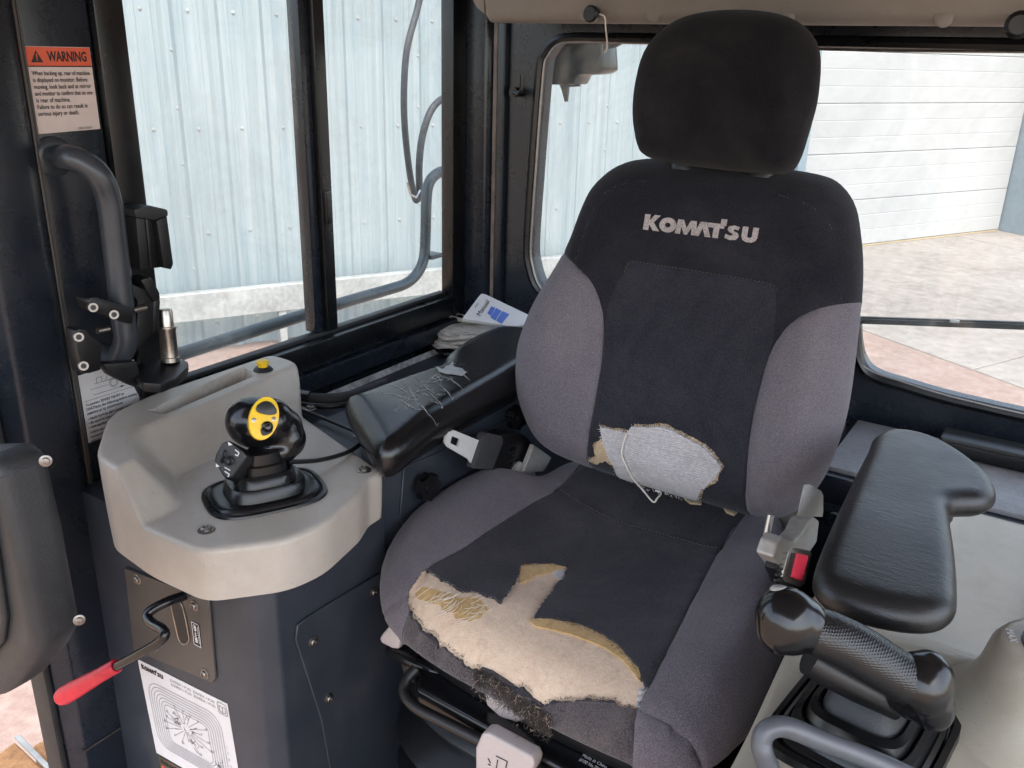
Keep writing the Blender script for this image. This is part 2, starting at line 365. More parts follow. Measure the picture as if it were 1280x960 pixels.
def bolt(bm, p, n, r, h=None, mi=0, washer=True):
    h = h or r * .7; p = np.asarray(p, float); n = nrm(n)
    if washer: lathe(bm, p, n, [(r * 1.55, 0), (r * 1.55, h * .22), (r * 1.45, h * .3)], 18, mi)
    lathe(bm, p + n * h * .3, n, [(r, 0), (r, h * .55), (r * .8, h * .85), (r * .5, h * .9), (r * .45, h * .5)], 14, mi)
def text_geo(s, size, align='LEFT', bold=0):
    cu = bpy.data.curves.new('t', 'FONT'); cu.body = s; cu.size = size; cu.align_x = align; cu.resolution_u = 2; cu.offset = bold
    o = bpy.data.objects.new('t', cu); COL.objects.link(o); dg = bpy.context.evaluated_depsgraph_get()
    me = bpy.data.meshes.new_from_object(o.evaluated_get(dg)); vs = [(v.co.x, v.co.y) for v in me.vertices]; fs = [tuple(p.vertices) for p in me.polygons]
    bpy.data.objects.remove(o); bpy.data.curves.remove(cu); bpy.data.meshes.remove(me); return vs, fs
class Plate:
    """flat print on a plane: o = origin, u right, v up (metres)"""
    def __init__(s, o, u, v, lift=.0004): s.o = np.asarray(o, float); s.u = nrm(u); s.v = nrm(np.asarray(v, float)); s.n = np.cross(s.u, s.v); s.bm = B(); s.l = lift
    def p(s, a, b, k=1): return s.o + s.u * a + s.v * b + s.n * s.l * k
    def poly(s, pts, mi, k=1): add_faces(s.bm, [s.p(a, b, k) for a, b in pts], [tuple(range(len(pts)))], mi)
    def rect(s, a0, b0, a1, b1, mi, k=1): s.poly([(a0, b0), (a1, b0), (a1, b1), (a0, b1)], mi, k)
    def text(s, t, a, b, size, mi, k=2, align='LEFT', fit=None, bold=0, slant=0):
        vs, fs = text_geo(t, size, align, bold)
        if not vs: return
        if fit:
            w = max(x for x, y in vs) - min(x for x, y in vs); q = fit / w
        else: q = 1
        add_faces(s.bm, [s.p(a + x * q + y * slant, b + y, k) for x, y in vs], fs, mi)
    def line(s, pts, w, mi, k=2, closed=False):
        P = [np.asarray(p, float) for p in pts]; n = len(P)
        for i in range(n if closed else n - 1):
            p, q = P[i], P[(i + 1) % n]; d = q - p; L = np.hypot(*d)
            if L < 1e-7: continue
            t = np.array([-d[1], d[0]]) / L * w / 2; s.poly([p - t, q - t, q + t, p + t], mi, k)
    def body(s, pts, th, mi=0):
        prism(s.bm, [s.o + s.u * a + s.v * b for a, b in pts], -s.n * th, 0, 1, mi)
def rrect(a0, b0, a1, b1, r, n=5):
    out = []
    for cx, cy, t0 in ((a1 - r, b0 + r, -90), (a1 - r, b1 - r, 0), (a0 + r, b1 - r, 90), (a0 + r, b0 + r, 180)):
        for k in range(n + 1):
            t = math.radians(t0 + 90 * k / n); out.append((cx + r * math.cos(t), cy + r * math.sin(t)))
    return out
def logo_polys():
    """seven heavy letters, height 1"""
    L = []; x = 0
    L.append([[(0, 0), (.34, 0), (.34, .36), (.62, 0), (1.02, 0), (.60, .53), (.98, 1), (.60, 1), (.34, .64), (.34, 1), (0, 1)]])
    O = [(.52 + .52 * math.cos(t), .46 + .47 * math.sin(t)) for t in np.linspace(0, 2 * math.pi, 28, endpoint=False)]
    H = [(.52 + .17 * math.cos(t), .46 + .15 * math.sin(t)) for t in np.linspace(0, 2 * math.pi, 16, endpoint=False)]
    L.append([O, H])
    L.append([[(0, 0), (.32, 0), (.36, .45), (.55, 0), (.75, 0), (.94, .45), (.98, 0), (1.30, 0), (1.20, .9), (.86, .9), (.65, .42), (.44, .9), (.10, .9)]])
    L.append([[(0, 0), (.34, 0), (.52, .5), (.70, 0), (1.04, 0), (.70, .9), (.34, .9)]])
    L.append([[(.2, 0), (.54, 0), (.54, .62), (.8, .62), (.8, .9), (-.22, .9), (-.10, .62), (.2, .62)], [(.56, .80), (.90, .80), (.90, 1.2), (.56, 1.2)]])
    c = [(.66, .62), (.74, .82), (.42, .9), (.10, .80), (.06, .58), (.22, .44), (.40, .37), (.36, .27), (.20, .27), (-.02, .33), (-.06, .10), (.26, -.02), (.62, .04), (.76, .26), (.68, .44), (.42, .56), (.40, .64), (.50, .66)]
    L.append([c])
    L.append([[(0, .9), (0, .32), (.08, .10), (.28, -.02), (.62, -.02), (.82, .10), (.90, .32), (.90, .9), (.58, .9), (.58, .34), (.52, .26), (.38, .26), (.32, .34), (.32, .9)]])
    X = [0, .96, 1.96, 3.05, 3.98, 4.92, 5.80]
    return [([[(a + X[i], b) for a, b in c] for c in l], i) for i, l in enumerate(L)], 6.70
def logo_tris():
    polys, wd = logo_polys(); vs, fs = [], []
    for cs, i in polys:
        groups = [cs] if i == 1 else [[c] for c in cs]
        for g in groups:
            tri = geometry.tessellate_polygon([[Vector((a, b, 0)) for a, b in c] for c in g])
            flat = [p for c in g for p in c]; k = len(vs); vs += flat; fs += [(k + a, k + b, k + c) for a, b, c in tri]
    return vs, fs, wd

# ------------------------------------------------------------------ pillow: padded or moulded shell from an outline and a height field
def inpoly(pts, poly):
    x, y = pts[:, 0], pts[:, 1]; c = np.zeros(len(pts), bool); n = len(poly); j = n - 1
    for i in range(n):
        xi, yi = poly[i]; xj, yj = poly[j]
        if yi != yj:
            c ^= ((yi > y) != (yj > y)) & (x < (xj - xi) * (y - yi) / (yj - yi) + xi)
        j = i
    return c
def dist_line(pts, line, closed=False):
    L = np.asarray(line, float); A = L if closed else L[:-1]; Bq = np.roll(L, -1, 0) if closed else L[1:]
    best = np.full(len(pts), 1e9)
    for a, b in zip(A, Bq):
        d = b - a; q = d @ d
        t = np.clip(((pts - a) @ d) / max(q, 1e-12), 0, 1); best = np.minimum(best, np.hypot(*(pts - a - t[:, None] * d).T))
    return best
def resample(pts, step, closed=True):
    P = [np.asarray(p, float) for p in pts]; out = []; n = len(P)
    for i in range(n if closed else n - 1):
        a, b = P[i], P[(i + 1) % n]; k = max(1, int(round(np.linalg.norm(b - a) / step)))
        out += [a + (b - a) * j / k for j in range(k)]
    if not closed: out.append(P[-1])
    return out
def ragged(pts, amp, step, seed, closed=True):
    P = resample(pts, step, closed); r = np.random.default_rng(seed); out = []; n = len(P); w = 0
    for i, p in enumerate(P):
        a, b = P[i - 1], P[(i + 1) % n]; t = nrm(b - a + 1e-9); w = .55 * w + r.normal() * amp
        out.append(p + np.array([-t[1], t[0]]) * (w if closed or 0 < i < n - 1 else 0))
    return out
class Pillow:
    def __init__(s, outline, h, R, Rz, o, A, Bx, N, step=.008, skirt=.05, tuck=0, smooth=4, seams=()):
        s.out = np.array(resample(catmull(outline, smooth, True) if smooth else outline, step * .8)); s.h, s.R, s.Rz = h, R, Rz
        s.o, s.A, s.B, s.N = [np.asarray(x, float) for x in (o, A, Bx, N)]; s.step, s.skirt, s.tuck, s.seams = step, skirt, tuck, list(seams)
        x, y = s.out.T
        if ((x * np.roll(y, -1) - np.roll(x, -1) * y).sum()) < 0: s.out = s.out[::-1]
    def z(s, ab):
        ab = np.atleast_2d(ab); d = dist_line(ab, s.out, True)
        R = s.R(ab) if callable(s.R) else s.R; Rz = s.Rz(ab) if callable(s.Rz) else s.Rz
        q = 1 - np.clip(d / R, 0, 1); z = s.h(ab[:, 0], ab[:, 1]) - Rz * (1 - np.sqrt(np.clip(1 - q * q, 0, 1)))
        for line, dep, wid in s.seams: z = z - dep * np.exp(-(dist_line(ab, line) / wid) ** 2)
        return z
    @property
    def sk0(s): return callable(s.skirt) or s.skirt > 0
    def skf(s, p): return s.skirt(p) if callable(s.skirt) else s.skirt
    def P(s, ab): ab = np.atleast_2d(ab); return s.o + ab[:, :1] * s.A + ab[:, 1:] * s.B + s.z(ab)[:, None] * s.N
    def on(s, px, py):
        v = ray(px, py); off = 0.0
        for k in range(14):
            p = v * ((s.N @ (s.o + s.N * off)) / (s.N @ v)) - s.o; ab = np.array([p @ s.A, p @ s.B]); z = float(s.z(ab)[0]); off += .6 * (z - off)
        return ab
    def trace(s, pix): return [s.on(*p) for p in pix]
    def build(s, regions, lines=(), extra=None):
        """regions: (name, polygon | None, lift) in order of priority -> {name: (verts, faces)}"""
        pts = list(s.out); E = [(i, (i + 1) % len(pts)) for i in range(len(pts))]; nout = len(pts)
        lo, hi = s.out.min(0), s.out.max(0); st = s.step; g = []
        for j, y in enumerate(np.arange(lo[1], hi[1], st * .87)):
            for x in np.arange(lo[0] + (j % 2) * st / 2, hi[0], st): g.append((x, y))
        g = np.array(g); R0 = float(np.min(s.R(s.out))) if callable(s.R) else s.R
        g = g[inpoly(g, s.out)]; g = g[dist_line(g, s.out, True) > R0 * .75 + st * .3]
        cons = [np.array(p) for _, p, _ in regions if p is not None]; ln = [np.array(l) for l in lines]
        tan = np.roll(s.out, -1, 0) - np.roll(s.out, 1, 0); inn = np.stack([-tan[:, 1], tan[:, 0]], 1); inn /= np.linalg.norm(inn, axis=1)[:, None]; s.inn = inn
        ringp = []
        for k in (1, 2, 3, 4, 5):
            d = R0 * (1 - math.cos(k * math.pi / 2 / 6)); q = s.out + inn * d; q = q[dist_line(q, s.out, True) > d * .97]; ringp.append(q)
        free = np.concatenate([g] + ringp)
        for c in cons: free = free[dist_line(free, c, True) > st * .3]
        for c in ln: free = free[dist_line(free, c) > st * .3]
        pts += list(free)
        for c in cons:
            k = len(pts); pts += list(c); E += [(k + i, k + (i + 1) % len(c)) for i in range(len(c))]
        for c in ln:
            k = len(pts); pts += list(c); E += [(k + i, k + i + 1) for i in range(len(c) - 1)]
        vo, eo, fo, *_ = geometry.delaunay_2d_cdt([Vector((float(a), float(b))) for a, b in pts], E, [], 0, 1e-7)
        v2 = np.array([(v.x, v.y) for v in vo]); F = np.array([list(f) for f in fo]); cen = v2[F].mean(1)
        F = F[inpoly(cen, s.out)]; cen = v2[F].mean(1)
        e1 = v2[F[:, 1]] - v2[F[:, 0]]; e2 = v2[F[:, 2]] - v2[F[:, 0]]; ar = e1[:, 0] * e2[:, 1] - e1[:, 1] * e2[:, 0]
        F = F[np.abs(ar) > 1e-12]; cen = cen[np.abs(ar) > 1e-12]; ar = ar[np.abs(ar) > 1e-12]; F[ar < 0] = F[ar < 0][:, ::-1]
        P3 = s.P(v2)
        if extra is not None: P3 = P3 + extra(v2)[:, None] * s.N
        fn = np.cross(P3[F[:, 1]] - P3[F[:, 0]], P3[F[:, 2]] - P3[F[:, 0]]); vn = np.zeros_like(P3)
        for k in range(3): np.add.at(vn, F[:, k], fn)
        vn /= np.maximum(np.linalg.norm(vn, axis=1), 1e-12)[:, None]
        dout = dist_line(v2, s.out, True); left = np.ones(len(F), bool); res = {}
        for name, poly, lift in regions:
            sel = left & (inpoly(cen, np.array(poly)) if poly is not None else True); left &= ~sel; f = F[sel]
            if not len(f): res[name] = ([], []); continue
            used, inv = np.unique(f, return_inverse=True); f = inv.reshape(-1, 3); vs = list(P3[used] + vn[used] * lift); fs = [tuple(q) for q in f]
            cnt = {}
            for q in fs:
                for i in range(3): a, b = q[i], q[(i + 1) % 3]; cnt[(a, b)] = 1
            edge = [(a, b) for a, b in cnt if (b, a) not in cnt]; isout = dout[used] < 1e-5; base3 = P3[used]; nn = vn[used]
            low = {}
            def sk(i, l):
                if (i, l) not in low:
                    if isout[i]:
                        k = int(np.argmin(((s.out - v2[used[i]]) ** 2).sum(1))); t = l / 4; iv = inn[k]
                        p = base3[i] + nn[i] * lift - s.N * s.skf(v2[used[i]]) * t + (iv[0] * s.A + iv[1] * s.B) * s.tuck * t * t
                    else: p = base3[i] - nn[i] * .0015
                    low[(i, l)] = len(vs); vs.append(p)
                return low[(i, l)]
            for a, b in edge:
                if isout[a] and isout[b] and s.sk0:
                    pa, pb = a, b
                    for l in (1, 2, 3, 4): qa, qb = sk(a, l), sk(b, l); fs.append((pb, pa, qa, qb)); pa, pb = qa, qb
                elif lift > .0006 and not (isout[a] and isout[b]):
                    qa, qb = sk(a, 9), sk(b, 9); fs.append((b, a, qa, qb))
            res[name] = (vs, fs)
        return res
def put(res, name, oname, m, parent, **kw):
    vs, fs = res[name]; bm = B(); add_faces(bm, vs, fs); return obj(oname, bm, m, parent, sharp=60, **kw)
def threads(bm, starts, dirs, lens, r=.0004, droop=.4, seed=1, curl=.3):
    g = np.random.default_rng(seed)
    for p, d, L in zip(starts, dirs, lens):
        p = np.asarray(p, float); d = nrm(d); pts = [p]
        for k in range(4):
            d = nrm(d + np.array([0, 0, -droop * .25]) + g.normal(size=3) * curl * .5); pts.append(pts[-1] + d * L / 4)
        tube(bm, pts, [r, r, r * .9, r * .7, r * .3], 3, False)
def sstep(x, a, b): t = np.clip((x - a) / (b - a), 0, 1); return t * t * (3 - 2 * t)
def round_poly(pts, rad, n=4):
    P = [np.asarray(p, float) for p in pts]; out = []; N = len(P)
    for i in range(N):
        r = rad[i] if isinstance(rad, (list, tuple)) else rad; a, b, c = P[i - 1], P[i], P[(i + 1) % N]; u, v = nrm(a - b), nrm(c - b)
        r = min(r, np.linalg.norm(a - b) * .45, np.linalg.norm(c - b) * .45); s, e = b + u * r, b + v * r
        for k in range(n + 1): t = k / n; out.append((1 - t) ** 2 * s + 2 * t * (1 - t) * b + t * t * e)
    return out

# ================================================================== OUTSIDE
GZ = -2.6; WT = np.array([.464, .886, 0]); WT = nrm(WT); WN = np.array([-WT[1], WT[0], 0])
def wl(t, d, z): return WT * t + WN * d + np.array([0, 0, z])
bm = B(); add_faces(bm, [(-300, -300, GZ - .02), (300, -300, GZ - .02), (300, 300, GZ - .02), (-300, 300, GZ - .02)], [(0, 1, 2, 3)])
ground = obj('ground', bm, dirt_m, kind='structure')
# concrete paving: slabs with open joints
pav = obj('pavement', box(B(), (-1.2, -4, GZ - .3), (14, 8, GZ - .06)), conc_m, smooth=False, kind='structure')
def slab(pts, m):
    c = np.mean(pts, 0); prism(bm_ := B(), [np.append(c + (np.asarray(p) - c), GZ - .10) for p in pts], (0, 0, .10), .006, 1); return obj('slab', bm_, m, pav, sharp=30)
j1, j2 = PZ(1075, 415, GZ)[:2], PZ(1280, 490, GZ)[:2]; jd = nrm(j2 - j1); jm = PZ(1215, 462, GZ)[:2]; jq = PZ(1280, 445, GZ)[:2]; jc = nrm(jq - jm); g = .010
if jc @ WT[:2] < 0: jc = -jc
fa, fb = jm - jd * 14, jm + jd * 14; back = jc * 17
nj = np.array([-jd[1], jd[0]]); nj = nj if nj @ jc > 0 else -nj
slab([fa - nj * g, jm - nj * g, jm - nj * g - jc * 3.0, fa - nj * g - jc * 3.0], conc_p)
slab([jm - nj * g, fb - nj * g, fb - nj * g - jc * 3.0, jm - nj * g - jc * 3.0], conc_p)
slab([fa - nj * g - jc * 3.02, fb - nj * g - jc * 3.02, fb - jc * 9, fa - jc * 9], conc_p)
for k in range(3):
    s0, s1 = jc * (k * 5.6) + nj * g, jc * ((k + 1) * 5.6 - .03) + nj * g
    slab([jm - jd * g + s0, jm - jd * g + s1, fa + s1, fa + s0], conc_m)
    slab([jm + jd * g + s0, jm + jd * g + s1, fb + s1, fb + s0], conc_m)

# corrugated shed
DW, DG = 8.0, 8.85
shed = thing('metal_shed', wl(4, DW, GZ), 'long galvanised shed wall of ribbed sheet with white sectional door', 'building')
prof = []
for k in range(3):
    c = k * .36
    prof += [(c - .06, 0), (c - .026, .028), (c + .026, .028), (c + .06, 0)]
    for q in (.12, .24): prof += [(c + q - .02, 0), (c + q - .012, .004), (c + q + .012, .004), (c + q + .02, 0)]
prof += [(1.08 - .061, .0015), (1.08 - .027, .030), (1.08 + .027, .030), (1.08 + .061, .0015)]
scr = B(); first = 1.30 - .36 * 18
for k in range(14):
    t0 = first + 1.08 * k
    if t0 + 1.08 > 8.65: break
    bm = B(); r0 = [bm.verts.new(V(wl(t0 + a, DW - b, GZ - .02))) for a, b in prof]; r1 = [bm.verts.new(V(wl(t0 + a, DW - b, 3.4))) for a, b in prof]
    for i in range(len(prof) - 1): bm.faces.new((r0[i], r0[i + 1], r1[i + 1], r1[i]))
    obj('wall_sheet', bm, galv, shed, sharp=15)
    for q in range(3):
        for zz in (-2.36, -1.55, -.67, .25, 1.1): lathe(scr, wl(t0 + .18 + .36 * q, DW, zz), -WN, [(.016, 0), (.016, .004), (.009, .006), (.009, .012)], 7)
    for zz in np.arange(-2.3, 1.6, .45): lathe(scr, wl(t0 + .02, DW - .03, zz), -WN, [(.013, 0), (.008, .01)], 6)
obj('screw', scr, galv_rail, shed, kind='stuff')
tend = 8.62
bm = B(); box(bm, (-.07, -.02, GZ), (.07, .05, 3.4), .004); bm.transform(Matrix([[WT[0], -WN[0], 0, 0], [WT[1], -WN[1], 0, 0], [0, 0, 1, 0], [0, 0, 0, 1]])); bm.transform(Matrix.Translation(V(wl(tend, DW, 0)))); bmesh.ops.recalc_face_normals(bm, faces=bm.faces)
obj('corner_trim', bm, trim_blue, shed)
def slabwall(bm, t0, t1, d0, d1, z0, z1, bev=.004): prism(bm, [wl(t0, d0, z0), wl(t1, d0, z0), wl(t1, d0, z1), wl(t0, d0, z1)], WN * (d1 - d0), bev, 1)
bm = B(); slabwall(bm, tend - .02, tend + .02, DW + .06, DG + .3, GZ, 3.4); obj('reveal', bm, trim_blue, shed)
bm = B(); slabwall(bm, 14.45, 14.56, DW, DG + .3, GZ, 3.4); obj('reveal', bm, trim_blue, shed)
bm = B(); slabwall(bm, 14.56, 26, DW, DW + .1, GZ, 3.4); obj('side_wall', bm, trim_blue, shed)
bm = B(); slabwall(bm, 9, 16, DG + .12, DG + .2, GZ, 3.4); obj('door_header', bm, door_white, shed)
gdoor = None
ze = [-2.57, -1.89, -1.22, -.54, .135, .81, 1.48, 2.15]
for i in range(len(ze) - 1):
    bm = B(); z0, z1 = ze[i] + .0025, ze[i + 1] - .0025; n = 3; pr = []
    for k in range(n):
        za, zb = z0 + (z1 - z0) * k / n, z0 + (z1 - z0) * (k + 1) / n; pr += [(za + .006, 0), (zb - .012, 0), (zb - .006, .003), (zb, .003)]
    r0 = [bm.verts.new(V(wl(tend + .03, DG + b, z))) for z, b in pr]; r1 = [bm.verts.new(V(wl(14.42, DG + b, z))) for z, b in pr]
    for q in range(len(pr) - 1): bm.faces.new((r0[q], r1[q], r1[q + 1], r0[q + 1]))
    for rr, s in ((r0, 1), (r1, -1)): pass
    box_ = B(); slabwall(box_, tend + .03, 14.42, DG + .008, DG + .05, z0, z1, 0); merge(bm, box_)
    obj('door_panel', bm, door_white, shed, sharp=20)
bm = B(); slabwall(bm, tend + .03, 14.42, DG - .01, DG + .04, GZ + .001, -2.575); obj('bottom_seal', bm, plain('weathered_seal', (.36, .28, .17), .8), shed)

# galvanised barrier rail in front of the wall
rail = thing('barrier_rail', wl(2, 7.7, GZ), 'galvanised channel barrier rail on square posts along the shed wall', 'barrier')
bm = B(); slabwall(bm, -5, 8.8, 7.68, 7.69, -2.24, -2.0); slabwall(bm, -5, 8.8, 7.692, 7.77, -2.012, -1.998); slabwall(bm, -5, 8.8, 7.692, 7.75, -2.24, -2.232); obj('beam', bm, galv_rail, rail)
for t in (-2.6, -.3, 2.0, 4.3, 6.6):
    bm = B(); slabwall(bm, t - .035, t + .035, 7.695, 7.765, GZ, -2.015); obj('post', bm, galv_rail, rail)

# machine outside the cab
hr = thing('outside_handrail', PX(360, 405, -1.4), 'bent blue grey tube handrail outside the side window', 'handrail')
xr = -1.4
p = [PX(*q, xr) for q in ((200, 449), (230, 441), (360, 400), (440, 375), (485, 362), (508, 354), (522, 341), (530, 322), (532, 290), (533, 250), (536, 230), (545, 218), (560, 213), (600, 209))]
obj('tube', tube(B(), catmull(p, 6), .0138, 16), paint_rail, hr)
c = PX(532, 321, xr); obj('clip', box(B(), c + [-.02, 0, -.006], c + [.02, .045, .006], .002), paint_rail, hr)
hs = thing('hanging_cable', PX(520, 250, -1.5), 'dusty black cable hanging in a loop outside the side window', 'cable')
p = [PX(*q, -1.5) for q in ((530, -30), (522, 10), (509, 60), (505, 110), (506, 160), (512, 215), (518, 244), (521, 250), (524, 240), (524, 205), (528, 170), (538, 140), (552, 124), (575, 115))]
obj('cable', tube(B(), catmull(p, 6), [.0085] * 36 + [.0095] * (13 * 6 + 1 - 36), 10), hose_m, hs)
obj('cable_tie', tube(B(), [PX(509, 228, -1.49), PX(513, 243, -1.485), PX(520, 247, -1.485), PX(525, 238, -1.49)], .003, 6), bright, hs)
rp = thing('rusty_step_plate', PZ(40, 950, -1.9), 'rusty steel step plate with a bright worn edge below the doorway', 'step')
a, b_ = PZ(20, 925, -1.9), PZ(75, 975, -1.9)
prism(bm := B(), [PZ(18, 926, -1.9), PZ(80, 985, -1.9), PZ(30, 1010, -1.9), PZ(-20, 955, -1.9)], (0, 0, -.25), .006, 1); obj('tread', bm, rust_m, rp)
prism(bm := B(), [PZ(18, 924, -1.895), PZ(26, 922, -1.895), PZ(88, 985, -1.895), PZ(80, 985, -1.895)], (0, 0, .012), .002, 1); obj('edge_bar', bm, galv_rail, rp)
prism(bm := B(), [PZ(40, 932, -1.97), PZ(90, 905, -1.97), PZ(150, 985, -1.97), PZ(95, 990, -1.97)], (0, 0, -.2), .006, 1); obj('side_plate', bm, rust_m, rp)

# ================================================================== CAB SHELL
XS, YR = -1.15, 1.6
obj('cab_floor', box(B(), (-1.19, .53, -1.34), (.9, 1.66, -1.28)), floor_m, kind='structure')
sw = B()
prism(sw, [(XS - .05, .652, -1.4), (XS - .05, .745, -1.4), (XS, .745, -1.4), (XS, .652, -1.4)], (0, 0, 1.9), .004)
prism(sw, [(XS - .03, .535, -1.4), (XS - .03, .640, -1.4), (XS + .012, .638, -1.4), (XS + .022, .62, -1.4), (XS + .022, .56, -1.4), (XS + .005, .535, -1.4)], (0, 0, 1.9), .006, 3)
box(sw, (XS - .06, .746, -1.4), (XS - .003, 1.6, -.556), .004)
box(sw, (XS - .06, .7, .33), (XS, 1.6, .5), .004)
side = obj('cab_side_wall', sw, paint_navy, kind='structure')
bm = B()
for y0, y1, x0, x1 in ((.6405, .6445, -.01, .010), (.6465, .6505, -.01, .006)): box(bm, (XS + x0, y0, -1.38), (XS + x1, y1, .5), .001, 1)
obj('trim_strip', bm, slot_plate, side)
bm = B(); box(bm, (XS - .03, .524, -1.39), (XS + .014, .534, .5), .004); obj('door_seal', bm, rubber, side)
bm = B(); prism(bm, [(XS + .0228, .545, -1.035), (XS + .0228, .632, -1.035), (XS + .0228, .632, -1.038), (XS + .0228, .545, -1.038)], (.001, 0, 0)); obj('scratch', bm, zinc, side)
# window frames: rubber-lipped black sections
def wframe(y0, y1, z0, z1, w, x0, x1):
    bm = B()
    for lo, hi in (((x0, y0, z0), (x1, y0 + w, z1)), ((x0, y1 - w, z0), (x1, y1, z1)), ((x0, y0 + w, z0), (x1, y1 - w, z0 + w)), ((x0, y0 + w, z1 - w), (x1, y1 - w, z1))): box(bm, lo, hi, .003)
    return bm
obj('window_frame', wframe(.7465, 1.575, -.5555, .33, .044, XS - .02, XS + .012), rubber_gl, side)
bm = B(); box(bm, (XS - .024, .7905, -.5115), (XS - .006, .800, .286), .002); box(bm, (XS - .024, .800, -.5115), (XS - .006, 1.53, -.503), .002); obj('glazing_bead', bm, rubber, side)
bm = B(); box(bm, (XS - .035, 1.128, -.5025), (XS - .008, 1.150, .286), .003); obj('sash_frame', bm, paint_navy, side)
bm = B(); box(bm, (XS - .022, 1.150, -.5025), (XS + .004, 1.176, .286), .003); box(bm, (XS - .004, 1.155, -.30), (XS + .009, 1.171, -.24), .003); obj('mullion', bm, rubber_gl, side)
bm = B(); box(bm, (XS - .026, .795, -.508), (XS - .022, 1.135, .29)); obj('window_pane', bm, glass, side, smooth=False)
bm = B(); box(bm, (XS - .016, 1.170, -.508), (XS - .012, 1.535, .29)); obj('window_pane', bm, glass, side, smooth=False)
# sill, shelf under it and the weld bead
bm = B(); box(bm, (XS + .0005, .78, -.60), (XS + .022, 1.575, -.562), .006); obj('sill', bm, paint_navy, side)
bm = B(); prism(bm, [(XS + .0225, .95, -.622), (XS + .030, .95, -.622), (XS + .0225, .95, -.612)], (0, .60, 0)); obj('weld_bead', bm, plain('scuffed_weld', (.42, .42, .41), .5, var=.6, bscale=90, bstr=.3), side)
shelf = obj('side_shelf', box(B(), (XS + .0005, .86, -.66), (-.79, 1.57, -.622), .004), paint_panel, kind='structure')
# rear wall with its rounded window opening
op = [(.2, .030), (-.2, .030), (-.6, .030), (-.82, .030), (-.905, .029), (-.94, .022), (-.962, .0), (-.972, -.035), (-.982, -.22), (-.988, -.385), (-.982, -.43), (-.965, -.47), (-.935, -.49), (-.88, -.497), (-.60, -.499), (-.42, -.490), (-.345, -.435), (-.312, -.425), (-.298, -.44), (-.290, -.475), (-.278, -.505), (-.255, -.524), (-.20, -.532), (-.05, -.542), (.45, -.545), (.5, -.53), (.53, -.49), (.53, -.02), (.5, .02), (.45, .03)]
op = [tuple(p) for p in catmull(op, 4, True)]
outer = [(-1.19, -1.34), (.9, -1.34), (.9, .5), (-1.19, .5)]
def ring_plate(y0, y1):
    bm = B(); tri = geometry.tessellate_polygon([[Vector((a, b, 0)) for a, b in outer], [Vector((a, b, 0)) for a, b in op]]); flat = outer + op
    for y, rev in ((y0, 0), (y1, 1)): add_faces(bm, [(a, y, b) for a, b in flat], tri)
    for loop in (outer, op):
        k = len(loop); add_faces(bm, [(a, y0, b) for a, b in loop] + [(a, y1, b) for a, b in loop], [(i, (i + 1) % k, k + (i + 1) % k, k + i) for i in range(k)])
    bmesh.ops.remove_doubles(bm, verts=bm.verts, dist=1e-5); bmesh.ops.recalc_face_normals(bm, faces=bm.faces); return bm
rear = obj('cab_rear_wall', ring_plate(YR, YR + .05), paint_navy, kind='structure', sharp=30)
def loop_tube(pts, r, y): return tube(B(), [(a, y, b) for a, b in pts] + [(pts[0][0], y, pts[0][1])], r, 8, False)
obj('window_seal', loop_tube(op, .010, YR - .003), rubber_gl, rear)
cx = np.mean(op, 0); op2 = [tuple(np.array(p) + nrm(cx - p) * .012) for p in op]
obj('seal_bead', loop_tube(op2, .0022, YR - .009), zinc, rear)
bm = B(); prism(bm, [(a, YR + .02, b) for a, b in op], (0, .005, 0)); obj('window_pane', bm, glass, rear, smooth=False)
bm = B()
prism(bm, [(XS - .02, 1.577, -.66), (XS + .012, 1.577, -.66), (XS + .055, 1.585, -.66), (XS + .065, 1.597, -.66), (XS - .02, 1.597, -.66)], (0, 0, 1.0), .004)
prism(bm, [(XS + .078, 1.598, -.66), (XS + .082, 1.586, -.66), (XS + .100, 1.586, -.66), (XS + .104, 1.598, -.66)], (0, 0, .99), .003)
obj('corner_post', bm, paint_navy, rear)
bm = B(); prism(bm, [(XS + .067, 1.594, -.655), (XS + .077, 1.594, -.655), (XS + .077, 1.5985, -.655), (XS + .067, 1.5985, -.655)], (0, 0, .98), .001, 1); obj('worn_strip', bm, plain('rubbed_primer', (.16, .12, .10), .5, var=.5, bscale=30), rear)
hk = PY(645, 115, 1.585); bm = B(); cyl(bm, hk + [0, .02, 0], hk + [0, -.012, 0], .010, sides=12); tube(bm, catmull([hk + [0, -.01, 0], hk + [.012, -.014, -.002], hk + [.022, -.014, .006], hk + [.023, -.014, .034]], 5), .0045, 8); obj('coat_hook', bm, plas_gloss, rear)
# low back shelf with its mat
bs = obj('rear_shelf', box(B(), (-.285, 1.33, -.66), (.6, 1.598, -.612), .004), paint_navy, kind='structure')
obj('shelf_mat', box(B(), (-.262, 1.345, -.6118), (.6, 1.575, -.603), .003), matt_grey, bs)
bm = B(); box(bm, (-.12, 1.50, -.6025), (.6, 1.555, -.572), .006); box(bm, (-.10, 1.496, -.596), (.6, 1.5005, -.578), .001); obj('rail_box', bm, rubber_gl, bs)
bm = B(); box(bm, (-.32, 1.30, -.80), (-.286, 1.597, -.60), .006); bolt(bm, (-.27, 1.42, -.611), (0, 0, 1), .008); obj('bracket', bm, bracket_m, bs)
bm = B(); box(bm, (-.285, 1.36, -.9), (.6, 1.40, -.661), .004); bolt(bm, (-.235, 1.359, -.70), (0, -1, 0), .009); obj('panel', bm, paint_navy, bs)
